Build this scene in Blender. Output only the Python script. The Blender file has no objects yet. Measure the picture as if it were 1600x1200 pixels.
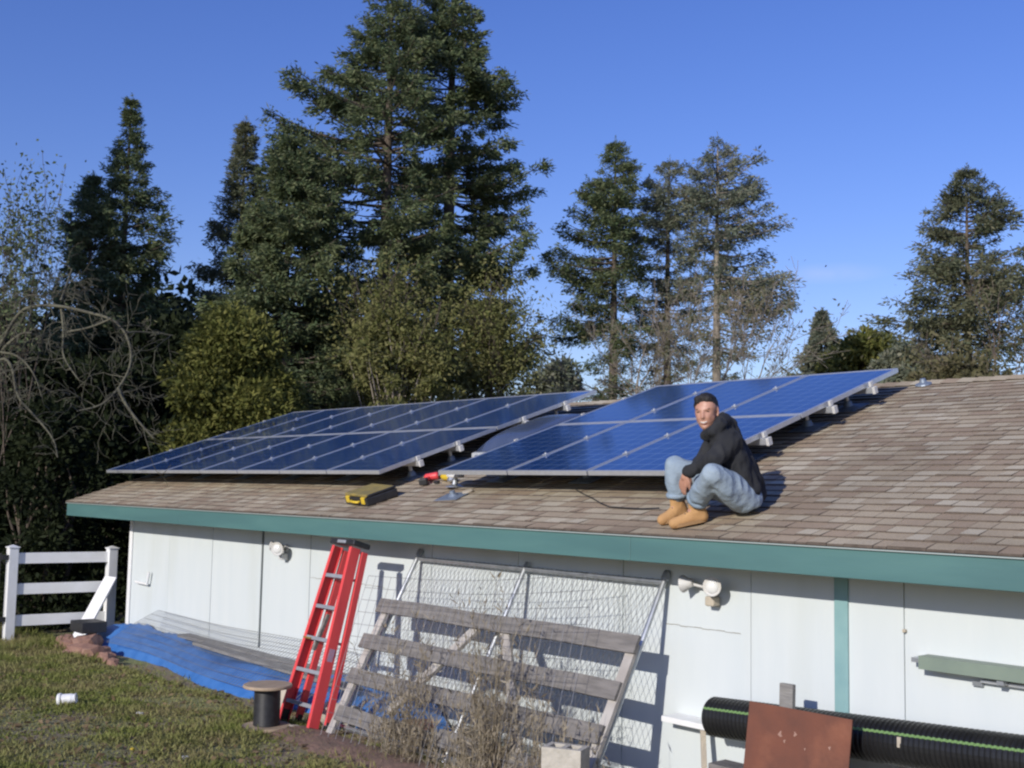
import bpy, bmesh, math, random
import numpy as np
from mathutils import Vector, Matrix, noise
random.seed(7)
scene = bpy.context.scene
COL = scene.collection
V = Vector

# ------------------------------------------------------------------ camera
CAM = V((8.796, -6.758, 2.190))
FW = V((-0.75034, 0.65484, 0.0904)); RT = V((0.65871, 0.75216, 0.01887)); UP = V((0.05564, -0.07371, 0.99573))
FPX = 1803.3
def ray(u, v): return FW + RT*((u-800)/FPX) - UP*((v-600)/FPX)
def atd(u, v, d): return CAM + ray(u, v)*d                 # point at a depth
def aty(u, v, y):
    r = ray(u, v); return CAM + r*((y-CAM.y)/r.y)
def atx(u, v, x):
    r = ray(u, v); return CAM + r*((x-CAM.x)/r.x)
def atz(u, v, z=0.0):
    r = ray(u, v); return CAM + r*((z-CAM.z)/r.z)
T = math.radians(18.473); TS, TC = math.sin(T), math.cos(T); TT = TS/TC
RN = V((0, -TS, TC)); RS = V((0, TC, TS))
def roofz(y): return 2.350-.25/TC + TT*y
def atroof(u, v, h=0.0):
    r = ray(u, v); p0 = V((0, 0, roofz(0))) + RN*h
    return CAM + r*((p0-CAM).dot(RN)/r.dot(RN))
def ground(x, y):
    z = 0.045*min(max(-y-.9, 0), 7)
    if y > -7 and y < 3 and x < 8:
        z += .02*noise.noise(V((x*.9, y*.9, 0))) + .012*noise.noise(V((x*3, y*3, 5)))
    return z

cd = bpy.data.cameras.new('camera'); cam = bpy.data.objects.new('camera', cd); COL.objects.link(cam)
m3 = Matrix((RT, UP, -FW)).transposed()
cam.matrix_world = Matrix.Translation(CAM) @ m3.to_4x4()
cd.sensor_width = 36; cd.lens = 36*FPX/1600; cd.clip_start = .05; cd.clip_end = 3000
scene.camera = cam

# ------------------------------------------------------------------ light
SD = V((-.25, 1, -.42)).normalized()
elev = math.asin(-SD.z)
sl = bpy.data.lights.new('sun', 'SUN'); so = bpy.data.objects.new('sun', sl); COL.objects.link(so)
sl.energy = 4.0; sl.angle = math.radians(.55); sl.color = (1.0, .95, .87)
so.rotation_euler = SD.to_track_quat('-Z', 'Y').to_euler()
W = bpy.data.worlds.new('World'); scene.world = W; W.use_nodes = True
nt = W.node_tree; nt.nodes.clear()
sky = nt.nodes.new('ShaderNodeTexSky'); sky.sky_type = 'NISHITA'; sky.sun_disc = False
sky.sun_elevation = elev; sky.sun_rotation = math.atan2(-SD.x, -SD.y)
sky.air_density = 1.25; sky.dust_density = .35; sky.ozone_density = 2.2
hs = nt.nodes.new('ShaderNodeHueSaturation'); hs.inputs['Saturation'].default_value = 1.22; hs.inputs['Hue'].default_value = .512
bg = nt.nodes.new('ShaderNodeBackground'); bg.inputs[1].default_value = .15
wo = nt.nodes.new('ShaderNodeOutputWorld')
# a wisp of thin cloud low over the trees
tc = nt.nodes.new('ShaderNodeTexCoord')
wd = ray(1300, 427).normalized()
sub = nt.nodes.new('ShaderNodeVectorMath'); sub.operation = 'SUBTRACT'; sub.inputs[1].default_value = wd
rx = nt.nodes.new('ShaderNodeVectorMath'); rx.operation = 'DOT_PRODUCT'; rx.inputs[1].default_value = V((RT.x, RT.y, 0)).normalized()/.03
rz = nt.nodes.new('ShaderNodeVectorMath'); rz.operation = 'DOT_PRODUCT'; rz.inputs[1].default_value = (0, 0, 1/.006)
cb = nt.nodes.new('ShaderNodeCombineXYZ'); ln = nt.nodes.new('ShaderNodeVectorMath'); ln.operation = 'LENGTH'
nz = nt.nodes.new('ShaderNodeTexNoise'); nz.inputs['Scale'].default_value = 40
mr = nt.nodes.new('ShaderNodeMapRange'); mr.inputs[1].default_value = 1.6; mr.inputs[2].default_value = 0; mr.inputs[3].default_value = 0; mr.inputs[4].default_value = .3
mm = nt.nodes.new('ShaderNodeMath'); mm.operation = 'MULTIPLY'
mx = nt.nodes.new('ShaderNodeMix'); mx.data_type = 'RGBA'; mx.inputs[7].default_value = (5.5, 5.3, 6.2, 1)
L = nt.links.new
L(tc.outputs['Generated'], sub.inputs[0]); L(sub.outputs[0], rx.inputs[0]); L(sub.outputs[0], rz.inputs[0])
L(rx.outputs['Value'], cb.inputs[0]); L(rz.outputs['Value'], cb.inputs[2]); L(cb.outputs[0], ln.inputs[0])
L(ln.outputs['Value'], mr.inputs[0]); L(tc.outputs['Generated'], nz.inputs['Vector'])
L(mr.outputs[0], mm.inputs[0]); L(nz.outputs[0], mm.inputs[1]); L(mm.outputs[0], mx.inputs[0])
tn = nt.nodes.new('ShaderNodeMix'); tn.data_type = 'RGBA'; tn.blend_type = 'MULTIPLY'; tn.inputs[0].default_value = 1; tn.inputs[7].default_value = (.61, .64, 1.0, 1)
L(sky.outputs[0], hs.inputs['Color']); L(hs.outputs[0], tn.inputs[6]); L(tn.outputs[2], mx.inputs[6]); L(mx.outputs[2], bg.inputs[0]); L(bg.outputs[0], wo.inputs[0])
scene.view_settings.view_transform = 'Standard'; scene.view_settings.look = 'None'
scene.view_settings.exposure = 0.0; scene.view_settings.gamma = 1
scene.cycles.pixel_filter_type = 'BLACKMAN_HARRIS'; scene.cycles.filter_width = 2.3
scene.cycles.use_denoising = True
scene.cycles.max_bounces = 6; scene.cycles.transparent_max_bounces = 12

# ------------------------------------------------------------------ materials
def mat(name, c, rough=.7, c2=None, scale=4, detail=4, metal=0, bump=0, bscale=40, spec=.5, stretch=(1, 1, 1), lo=.35, hi=.65, trans=0, coat=0, island=None, c3=None):
    m = bpy.data.materials.new(name); m.use_nodes = True
    n = m.node_tree; b = n.nodes['Principled BSDF']
    b.inputs['Roughness'].default_value = rough; b.inputs['Metallic'].default_value = metal
    b.inputs['Specular IOR Level'].default_value = spec; b.inputs['Coat Weight'].default_value = coat
    if trans: b.inputs['Transmission Weight'].default_value = trans
    b.inputs['Base Color'].default_value = (*c, 1)
    tco = n.nodes.new('ShaderNodeTexCoord'); mp = n.nodes.new('ShaderNodeMapping'); mp.inputs['Scale'].default_value = stretch
    n.links.new(tco.outputs['Object'], mp.inputs[0])
    out = None
    if c2:
        t = n.nodes.new('ShaderNodeTexNoise'); t.inputs['Scale'].default_value = scale; t.inputs['Detail'].default_value = detail
        r = n.nodes.new('ShaderNodeValToRGB'); r.color_ramp.elements[0].position = lo; r.color_ramp.elements[1].position = hi
        r.color_ramp.elements[0].color = (*c, 1); r.color_ramp.elements[1].color = (*c2, 1)
        n.links.new(mp.outputs[0], t.inputs['Vector']); n.links.new(t.outputs[0], r.inputs[0]); out = r.outputs[0]
        if island:
            g = n.nodes.new('ShaderNodeNewGeometry'); mi = n.nodes.new('ShaderNodeMix'); mi.data_type = 'RGBA'; mi.inputs[7].default_value = (*island, 1)
            mul = n.nodes.new('ShaderNodeMath'); mul.operation = 'POWER'; mul.inputs[1].default_value = 2.2
            n.links.new(g.outputs['Random Per Island'], mul.inputs[0]); n.links.new(mul.outputs[0], mi.inputs[0]); n.links.new(out, mi.inputs[6]); out = mi.outputs[2]
        if c3:
            t3 = n.nodes.new('ShaderNodeTexNoise'); t3.inputs['Scale'].default_value = scale*.37; t3.inputs['Detail'].default_value = 5
            r3 = n.nodes.new('ShaderNodeMapRange'); r3.inputs[1].default_value = .52; r3.inputs[2].default_value = .68
            mi = n.nodes.new('ShaderNodeMix'); mi.data_type = 'RGBA'; mi.inputs[7].default_value = (*c3, 1)
            n.links.new(mp.outputs[0], t3.inputs['Vector']); n.links.new(t3.outputs[0], r3.inputs[0]); n.links.new(r3.outputs[0], mi.inputs[0]); n.links.new(out, mi.inputs[6]); out = mi.outputs[2]
        n.links.new(out, b.inputs['Base Color'])
    if bump:
        t = n.nodes.new('ShaderNodeTexNoise'); t.inputs['Scale'].default_value = bscale; t.inputs['Detail'].default_value = 5
        bp = n.nodes.new('ShaderNodeBump'); bp.inputs['Strength'].default_value = bump; bp.inputs['Distance'].default_value = .02
        n.links.new(mp.outputs[0], t.inputs['Vector']); n.links.new(t.outputs[0], bp.inputs['Height']); n.links.new(bp.outputs[0], b.inputs['Normal'])
    return m

def leafmat(name, a, b_, isl, scale=.8, tl=.35):
    m = mat(name, a, .75, b_, scale=scale, detail=3, island=isl, spec=.2, lo=.4, hi=.6)
    n = m.node_tree; pr = n.nodes['Principled BSDF']; o = n.nodes['Material Output']
    tr = n.nodes.new('ShaderNodeBsdfTranslucent'); ms = n.nodes.new('ShaderNodeMixShader'); ms.inputs[0].default_value = tl
    src = pr.inputs['Base Color'].links[0].from_socket
    n.links.new(src, tr.inputs[0]); n.links.new(pr.outputs[0], ms.inputs[1]); n.links.new(tr.outputs[0], ms.inputs[2]); n.links.new(ms.outputs[0], o.inputs[0])
    return m

M = {}
M['wall'] = mat('painted_siding', (.575, .62, .625), .6, (.60, .64, .64), scale=2.2, detail=6, bump=.10, bscale=9, stretch=(3, 3, .5), c3=(.56, .60, .59))
M['white'] = mat('white_vinyl', (.80, .80, .80), .45, (.74, .74, .72), scale=5)
M['white_worn'] = mat('worn_white_paint', (.60, .60, .59), .6, (.50, .48, .44), scale=7, bump=.2)
M['fascia'] = mat('teal_fascia_paint', (.075, .170, .165), .5, (.088, .190, .180), scale=3, detail=5, stretch=(.4, 1, 3), bump=.06, bscale=8, c3=(.068, .152, .15))
M['batten'] = mat('teal_trim_paint', (.20, .35, .36), .5, (.24, .40, .40), scale=6)
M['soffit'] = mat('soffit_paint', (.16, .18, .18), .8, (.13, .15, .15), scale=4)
M['galv'] = mat('galvanised_steel', (.52, .54, .56), .38, (.40, .42, .44), scale=12, metal=.75)
M['wire'] = mat('galvanised_wire', (.30, .30, .30), .5, (.22, .21, .20), scale=12, metal=.5)
M['alu'] = mat('aluminium', (.62, .64, .67), .35, (.55, .57, .60), scale=20, metal=.6)
M['greyalu'] = mat('grey_step_metal', (.33, .34, .37), .5, (.27, .28, .31), scale=12, metal=.2)
M['redfg'] = mat('red_fibreglass', (.76, .075, .075), .45, (.68, .065, .07), scale=10, stretch=(1, 1, .2))
M['blackpl'] = mat('black_plastic', (.018, .018, .02), .5, (.028, .028, .03), scale=20)
M['wood'] = mat('weathered_wood', (.215, .198, .182), .85, (.14, .130, .120), scale=5, detail=8, stretch=(1, 6, 6), bump=.5, bscale=14)
M['woodlt'] = mat('pale_wood', (.45, .42, .38), .8, (.34, .31, .28), scale=5, detail=8, bump=.3, bscale=14)
M['ply'] = mat('plywood', (.42, .32, .22), .8, (.33, .25, .17), scale=9, bump=.2)
M['tarp'] = mat('blue_tarp', (.035, .14, .40), .5, (.055, .175, .46), scale=6, bump=.5, bscale=11)
M['brick'] = mat('red_clay', (.30, .165, .12), .9, (.20, .11, .085), scale=9, bump=.6, bscale=25, c3=(.40, .24, .17))
M['rust'] = mat('rusty_steel', (.175, .062, .036), .85, (.12, .048, .032), scale=5, detail=9, bump=.15, bscale=30, lo=.3, hi=.7, c3=(.26, .10, .055))
M['yellow'] = mat('yellow_plastic', (.72, .50, .03), .45, (.60, .42, .04), scale=14)
M['yellowlid'] = mat('dusty_yellow_lid', (.30, .225, .06), .7, (.19, .155, .06), scale=9)
M['greenm'] = mat('grey_green_metal', (.20, .25, .20), .5, (.17, .215, .18), scale=5)
M['lead'] = mat('grey_flashing', (.25, .30, .36), .5, (.20, .24, .30), scale=12, metal=.4)
M['concrete'] = mat('concrete', (.50, .46, .39), .9, (.40, .37, .31), scale=15, bump=.4)
M['beige'] = mat('beige_board', (.48, .42, .33), .85, (.40, .35, .28), scale=8, bump=.3)
M['greyboard'] = mat('grey_board', (.27, .26, .24), .9, (.19, .18, .17), scale=5, detail=8, stretch=(1, 5, 5), bump=.5, bscale=12)
M['brass'] = mat('brass', (.6, .42, .12), .4, (.5, .35, .1), scale=20, metal=.6)
M['lens'] = mat('lamp_glass', (.78, .78, .76), .15, (.68, .68, .66), scale=10, coat=.4)
M['bark'] = mat('bark', (.13, .10, .075), .95, (.075, .06, .048), scale=6, detail=6, bump=.6, bscale=10, stretch=(2, 2, .5))
M['barkpale'] = mat('pale_bark', (.30, .26, .21), .95, (.19, .16, .13), scale=6, detail=6, bump=.4, bscale=10, stretch=(2, 2, .5))
M['lichen'] = mat('lichen_bark', (.13, .125, .085), .95, (.065, .06, .045), scale=5, detail=6, bump=.5, bscale=14)
M['twig'] = mat('twigs', (.20, .155, .12), .9, (.13, .10, .08), scale=6)
M['fir'] = leafmat('fir_needles', (.085, .125, .060), (.135, .170, .078), (.22, .235, .12))
M['fir2'] = leafmat('hazed_grey_fir_needles', (.14, .175, .125), (.20, .22, .15), (.29, .28, .20))  # grey-green needles, colour paled further to stand in for haze
M['fir3'] = leafmat('hazed_fir_needles', (.10, .125, .075), (.15, .165, .095), (.23, .22, .13))  # fir needles lightened part way, haze put into the colour
M['olive'] = leafmat('olive_foliage', (.12, .135, .040), (.17, .175, .06), (.26, .24, .10), scale=1.2)
M['bay'] = leafmat('olive_leaves', (.10, .115, .028), (.155, .165, .042), (.25, .24, .07), scale=1.5)
M['oak'] = leafmat('tan_leaves', (.105, .105, .045), (.145, .135, .065), (.22, .19, .11), scale=1.2)
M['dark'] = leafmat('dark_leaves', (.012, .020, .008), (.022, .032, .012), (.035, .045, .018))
M['brownleaf'] = leafmat('brown_leaves', (.16, .11, .06), (.21, .155, .09), (.28, .20, .12), scale=2)
M['grass'] = leafmat('grass_blades', (.17, .20, .045), (.28, .235, .115), (.34, .34, .12), scale=1.6)
M['straw'] = leafmat('dry_straw', (.34, .285, .20), (.26, .21, .145), (.45, .39, .29), scale=3)
M['skin'] = mat('skin', (.46, .235, .16), .5, (.50, .27, .19), scale=12)
M['hair'] = mat('black_hair', (.012, .010, .010), .6, (.022, .018, .016), scale=60, bump=.5, bscale=120)
M['hoodie'] = mat('black_hoodie', (.014, .015, .018), .9, (.024, .025, .028), scale=8, bump=.4, bscale=18)
M['jeans'] = mat('light_denim', (.21, .28, .35), .9, (.28, .35, .42), scale=5, detail=6, bump=.5, bscale=24, c3=(.32, .39, .45))
M['boot'] = mat('tan_nubuck', (.50, .29, .12), .85, (.43, .24, .10), scale=9, bump=.2)
M['sole'] = mat('boot_sole', (.34, .20, .09), .8, (.26, .15, .07), scale=12)
M['teeth'] = mat('teeth', (.58, .54, .48), .4)
M['lip'] = mat('lips', (.36, .13, .10), .5)

# roof shingles: colour per tab from a mesh attribute (blend of granule colours)
def shingle_mat():
    m = bpy.data.materials.new('asphalt_shingle'); m.use_nodes = True; n = m.node_tree; b = n.nodes['Principled BSDF']
    b.inputs['Roughness'].default_value = .92; b.inputs['Specular IOR Level'].default_value = .25
    a = n.nodes.new('ShaderNodeNewGeometry')
    r = n.nodes.new('ShaderNodeValToRGB'); e = r.color_ramp.elements
    e[0].position = 0; e[0].color = (.27, .205, .140, 1); e[1].position = 1; e[1].color = (.41, .36, .265, 1)
    for p, c in ((.2, (.28, .215, .148)), (.4, (.31, .25, .172)), (.65, (.33, .275, .19)), (.85, (.375, .32, .228))):
        x = e.new(p); x.color = (*c, 1)
    t = n.nodes.new('ShaderNodeTexNoise'); t.inputs['Scale'].default_value = 160; t.inputs['Detail'].default_value = 3
    t2 = n.nodes.new('ShaderNodeTexNoise'); t2.inputs['Scale'].default_value = 1.1; t2.inputs['Detail'].default_value = 4
    tcn = n.nodes.new('ShaderNodeTexCoord')
    for q in (t, t2): n.links.new(tcn.outputs['Object'], q.inputs['Vector'])
    mr1 = n.nodes.new('ShaderNodeMapRange'); mr1.inputs[1].default_value = .3; mr1.inputs[2].default_value = .7; mr1.inputs[3].default_value = .78; mr1.inputs[4].default_value = 1.3
    mr2 = n.nodes.new('ShaderNodeMapRange'); mr2.inputs[1].default_value = .3; mr2.inputs[2].default_value = .7; mr2.inputs[3].default_value = .95; mr2.inputs[4].default_value = 1.35
    mu = n.nodes.new('ShaderNodeMath'); mu.operation = 'MULTIPLY'
    vm = n.nodes.new('ShaderNodeVectorMath'); vm.operation = 'SCALE'
    l = n.links.new
    l(a.outputs['Random Per Island'], r.inputs[0]); l(t.outputs[0], mr1.inputs[0]); l(t2.outputs[0], mr2.inputs[0]); l(mr1.outputs[0], mu.inputs[0]); l(mr2.outputs[0], mu.inputs[1])
    l(r.outputs[0], vm.inputs[0]); l(mu.outputs[0], vm.inputs['Scale']); l(vm.outputs[0], b.inputs['Base Color'])
    return m
M['shingle'] = shingle_mat()

def cell_mat():
    m = bpy.data.materials.new('solar_cells'); m.use_nodes = True; n = m.node_tree; b = n.nodes['Principled BSDF']
    b.inputs['Roughness'].default_value = .10; b.inputs['Coat Weight'].default_value = .35; b.inputs['Coat Roughness'].default_value = .06; b.inputs['IOR'].default_value = 1.5
    tcn = n.nodes.new('ShaderNodeTexCoord'); sp = n.nodes.new('ShaderNodeSeparateXYZ'); l = n.links.new
    l(tcn.outputs['Object'], sp.inputs[0])
    def line(sock, period, off, w):
        a = n.nodes.new('ShaderNodeMath'); a.operation = 'ADD'; a.inputs[1].default_value = off
        c = n.nodes.new('ShaderNodeMath'); c.operation = 'PINGPONG'; c.inputs[1].default_value = period/2
        d = n.nodes.new('ShaderNodeMath'); d.operation = 'LESS_THAN'; d.inputs[1].default_value = w
        l(sock, a.inputs[0]); l(a.outputs[0], c.inputs[0]); l(c.outputs[0], d.inputs[0]); return d.outputs[0]
    x = line(sp.outputs[0], .157, -.025, .0035); y = line(sp.outputs[1], .157, -.03, .0035); bb = line(sp.outputs[0], .0785, -.0645, .0013)
    mxx = n.nodes.new('ShaderNodeMath'); mxx.operation = 'MAXIMUM'; l(x, mxx.inputs[0]); l(y, mxx.inputs[1])
    vo = n.nodes.new('ShaderNodeTexVoronoi'); vo.inputs['Scale'].default_value = 55; l(tcn.outputs['Object'], vo.inputs['Vector'])
    oi = n.nodes.new('ShaderNodeObjectInfo')
    r = n.nodes.new('ShaderNodeMix'); r.data_type = 'RGBA'; r.inputs[6].default_value = (.010, .043, .155, 1); r.inputs[7].default_value = (.016, .056, .20, 1)
    l(vo.outputs['Color'], r.inputs[0])
    m1 = n.nodes.new('ShaderNodeMix'); m1.data_type = 'RGBA'; m1.inputs[7].default_value = (.16, .24, .38, 1)
    m2 = n.nodes.new('ShaderNodeMix'); m2.data_type = 'RGBA'; m2.inputs[7].default_value = (.08, .15, .32, 1)
    l(bb, m2.inputs[0]); l(r.outputs[2], m2.inputs[6]); l(mxx.outputs[0], m1.inputs[0]); l(m2.outputs[2], m1.inputs[6]); l(m1.outputs[2], b.inputs['Base Color'])
    return m
M['cell'] = cell_mat()

def ground_mat():
    m = mat('ground_soil', (.26, .20, .125), .95, (.20, .21, .075), scale=1.7, detail=8, bump=.6, bscale=18, lo=.42, hi=.6, c3=(.23, .17, .11))
    return m
M['ground'] = ground_mat()

# ------------------------------------------------------------------ mesh helpers
ORG = {}
class MB:
    def __init__(s): s.v = []; s.f = []
    def add(s, vs, fs):
        k = len(s.v); s.v += [V(p) for p in vs]; s.f += [tuple(i+k for i in f) for f in fs]; return s
    def box(s, x0, x1, y0, y1, z0, z1, m=None, bev=0):
        if bev:
            b = bmesh.new(); bmesh.ops.create_cube(b, size=1)
            for q in b.verts: q.co = V((x0+(q.co.x+.5)*(x1-x0), y0+(q.co.y+.5)*(y1-y0), z0+(q.co.z+.5)*(z1-z0)))
            bmesh.ops.bevel(b, geom=b.edges[:], offset=bev, segments=2, affect='EDGES', profile=.5)
            b.verts.index_update()
            vs = [m @ q.co if m else q.co.copy() for q in b.verts]; fs = [[q.index for q in f.verts] for f in b.faces]; b.free()
            return s.add(vs, fs)
        vs = [V((x, y, z)) for z in (z0, z1) for y in (y0, y1) for x in (x0, x1)]
        if m: vs = [m @ p for p in vs]
        return s.add(vs, [(0, 2, 3, 1), (4, 5, 7, 6), (0, 1, 5, 4), (2, 6, 7, 3), (0, 4, 6, 2), (1, 3, 7, 5)])
    def beam(s, a, b, w, t, up=V((0, 0, 1)), bev=0):          # a box from a to b, w across, t along up
        a, b = V(a), V(b); d = (b-a); ln = d.length; d.normalize(); x = d.cross(up).normalized(); u = x.cross(d)
        mm_ = Matrix((x, d, u)).transposed().to_4x4(); mm_.translation = a
        return s.box(-w/2, w/2, 0, ln, -t/2, t/2, mm_, bev)
    def tube(s, pts, r, n=8, cap=True):
        pts = [V(p) for p in pts]; R = r if isinstance(r, (list, tuple)) else [r]*len(pts); k = len(s.v)
        up = V((0, 0, 1)); pd = None
        for i, p in enumerate(pts):
            d = (pts[min(i+1, len(pts)-1)]-pts[max(i-1, 0)]).normalized()
            if pd is None:
                x = d.cross(up if abs(d.z) < .9 else V((1, 0, 0))).normalized()
            else:
                x = (x - d*x.dot(d)).normalized()
            y = d.cross(x); pd = d
            for j in range(n):
                a = 2*math.pi*j/n; s.v.append(p + (x*math.cos(a)+y*math.sin(a))*R[i])
        for i in range(len(pts)-1):
            for j in range(n):
                a = k+i*n+j; b = k+i*n+(j+1) % n; s.f.append((a, b, b+n, a+n))
        if cap: s.f.append(tuple(k+j for j in range(n))[::-1]); s.f.append(tuple(k+(len(pts)-1)*n+j for j in range(n)))
        return s
    def lathe(s, prof, c=V((0, 0, 0)), ax=V((0, 0, 1)), n=20):
        ax = V(ax).normalized(); x = ax.cross(V((0, 1, 0)) if abs(ax.y) < .9 else V((1, 0, 0))).normalized(); y = ax.cross(x); k = len(s.v)
        for r, h in prof:
            for j in range(n):
                a = 2*math.pi*j/n; s.v.append(V(c)+ax*h+(x*math.cos(a)+y*math.sin(a))*max(r, 1e-4))
        for i in range(len(prof)-1):
            for j in range(n):
                a = k+i*n+j; b = k+i*n+(j+1) % n; s.f.append((a, b, b+n, a+n))
        s.f.append(tuple(k+j for j in range(n))[::-1]); s.f.append(tuple(k+(len(prof)-1)*n+j for j in range(n)))
        return s
    def build(s, name, m, parent=None, org=None, smooth=False, recalc=True):
        o_ = ORG[parent.name] if parent else (V(org) if org is not None else V((0, 0, 0)))
        me = bpy.data.meshes.new(name); me.from_pydata([tuple(p-o_) for p in s.v], [], s.f); me.update()
        if recalc:
            b = bmesh.new(); b.from_mesh(me); bmesh.ops.recalc_face_normals(b, faces=b.faces); b.to_mesh(me); b.free()
        return link(name, me, m, parent, o_, smooth)
def link(name, me, m, parent, o_, smooth=False):
    if smooth: me.polygons.foreach_set('use_smooth', [True]*len(me.polygons))
    me.materials.append(M[m] if isinstance(m, str) else m)
    ob = bpy.data.objects.new(name, me); COL.objects.link(ob)
    if parent: ob.parent = parent
    else: ob.location = o_
    ORG[ob.name] = o_
    return ob
def tag(o, label=None, cat=None, group=None, kind=None):
    if label: o['label'] = label
    if cat: o['category'] = cat
    if group: o['group'] = group
    if kind: o['kind'] = kind
    return o
def thing(name, loc, label, cat, group=None):
    o = bpy.data.objects.new(name, None); COL.objects.link(o); o.empty_display_size = .1
    o.location = V(loc); ORG[o.name] = V(loc); return tag(o, label, cat, group)
def copy_tree(o, parent=None):
    c = o.copy(); COL.objects.link(c); c.parent = parent
    for ch in [q for q in bpy.data.objects if q.parent == o]: copy_tree(ch, c)
    return c
def arr_mesh(name, verts, nper, m, parent=None, org=V((0, 0, 0))):     # many small faces from numpy arrays, nper verts each
    n = len(verts)//nper; me = bpy.data.meshes.new(name)
    vs = (verts-np.array(org)).astype(np.float32)
    me.vertices.add(len(vs)); me.vertices.foreach_set('co', vs.ravel())
    me.loops.add(len(vs)); me.loops.foreach_set('vertex_index', np.arange(len(vs), dtype=np.int32))
    me.polygons.add(n); me.polygons.foreach_set('loop_start', np.arange(0, n*nper, nper, dtype=np.int32))
    me.update(calc_edges=True); me.validate()
    return link(name, me, m, parent, V(org))

# ------------------------------------------------------------------ ground
def make_ground():
    xs = sorted(set([-900, -300, -120, -60, -35, -25, -18, -14, 20, 30, 60, 150, 400, 900] + [round(-12+.2*i, 3) for i in range(101)] + [10, 12, 15]))
    ys = sorted(set([-400, -120, -60, -30, -18, -12, -9, 12, 16, 22, 30, 45, 80, 200, 500, 1200] + [round(-8+.2*i, 3) for i in range(56)] + [4, 6, 8]))
    b = MB(); b.v = [V((x, y, ground(x, y) if abs(x) < 13 else .045*min(max(-y-.9, 0), 7))) for y in ys for x in xs]
    n = len(xs); b.f = [(j*n+i, j*n+i+1, (j+1)*n+i+1, (j+1)*n+i) for j in range(len(ys)-1) for i in range(n-1)]
    return b.build('ground', 'ground', smooth=True)
tag(make_ground(), kind='structure')

# ------------------------------------------------------------------ shed
EY, RY, BY = -.57, 3.63, 7.83
XL, XR = -7.95, 10.2
WX, WY = -6.74, -.12
shed = thing('shed', (WX, WY, 0), 'long white sided shed with teal fascia under a brown shingle roof with solar panels', 'shed')
def part(mb, name, m, parent=shed, label=None, smooth=False):
    o = mb.build(name, m, parent, smooth=smooth)
    if label: o['label'] = label
    return o
# siding: one wall mesh with grooves at the sheet seams
seams = [-5.52, -4.32, -3.10, -2.05, -1.10, .1, 1.32, 2.55, 3.77, 4.94, 6.16, 7.38, 8.6]
w = MB()
edges = [WX] + seams + [10.0]
for i in range(len(edges)-1):
    off = [0, .002, -.001, .003, 0, .0015][i % 6]
    w.box(edges[i]+(.004 if i else 0), edges[i+1]-.004, WY-off, WY+.1, -.05, 1.76)
w.box(WX, 10, WY+.012, WY+.11, -.05, 1.755)
w.box(WX, WX+.1, WY+.11, 7.3, -.05, 1.755); w.box(9.9, 10, WY+.11, 7.3, -.05, 1.755); w.box(WX, 10, 7.3, 7.4, -.05, 1.755)
w.add([(WX+.05, WY+.11, 1.755), (WX+.05, 7.4, 1.755), (WX+.05, RY, 3.1), (WX+.13, WY+.11, 1.755), (WX+.13, 7.4, 1.755), (WX+.13, RY, 3.1)], [(0, 1, 2), (3, 5, 4), (0, 3, 4, 1), (1, 4, 5, 2), (2, 5, 3, 0)])
part(w, 'wall', 'wall')
part(MB().box(WX-.02, WX+.075, WY-.022, WY-.004, .02, 1.7, bev=.004), 'corner_board', 'white')
part(MB().box(4.45, 4.55, WY-.022, WY-.004, .05, 1.7, bev=.003), 'trim_board', 'batten')
part(MB().box(WX, 10, WY-.012, WY-.004, .0, .06), 'base_flashing', 'soffit')
c_ = MB()
c_.tube([(-3.07, WY-.014, .35), (-3.07, WY-.014, 1.5), (-3.07, WY-.014, 1.7)], .012, 6)
part(c_, 'conduit', 'soffit')
# crack / horizontal sheet joints
crk = mat('crack_dirt', (.28, .26, .22), .9)
def crack(u0, v0, u1, v1):
    jm = MB()
    a, b_ = aty(u0, v0, WY-.005), aty(u1, v1, WY-.005); n_ = 10; t_ = .004
    for i in range(n_):
        p = a.lerp(b_, i/n_); q = a.lerp(b_, (i+1)/n_); jz = .003*math.sin(i*2.1)
        jm.box(p.x, q.x, WY-.0055, WY-.0035, p.z-t_*random.uniform(.3, 1)+jz, p.z+t_*.4+jz)
    part(jm, 'joint_crack', crk)
crack(1040, 974, 1157, 990); crack(484, 902, 530, 908); crack(562, 912, 600, 918)

# soffit, fascia, rakes
part(MB().box(XL+.02, XR-.02, EY+.03, WY, 1.712, 1.735), 'soffit', 'soffit')
fa = MB()
prev = XL
for sx in (-4.3, -.6, 3.05, 6.7, XR):
    fa.box(prev+.001, sx-.001, EY-.012, EY+.028, 1.690, roofz(EY)-.030, bev=.004); prev = sx
part(fa, 'fascia', 'fascia')
dr = MB().box(XL-.01, XR+.01, EY-.030, EY+.02, roofz(EY)-.030, roofz(EY)-.022)
part(dr, 'drip_edge', mat('drip_edge_metal', (.35, .40, .38), .5))
for X0 in (XL-.012, XR-.028):
    rk = MB()
    for ya, yb in ((EY+.031, RY), (BY, RY)):
        rk.add([(X0+dx, y, roofz(min(y, 2*RY-y))-dz) for dx in (0, .04) for y in (ya, yb) for dz in (.03, .2)],
               [(0, 1, 3, 2), (4, 6, 7, 5), (0, 2, 6, 4), (1, 5, 7, 3), (0, 4, 5, 1), (2, 3, 7, 6)])
    part(rk, 'rake_board', 'fascia')
part(MB().box(XL, XR, BY-.03, BY+.01, 1.69, roofz(EY)-.03), 'rear_fascia', 'fascia')
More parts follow.
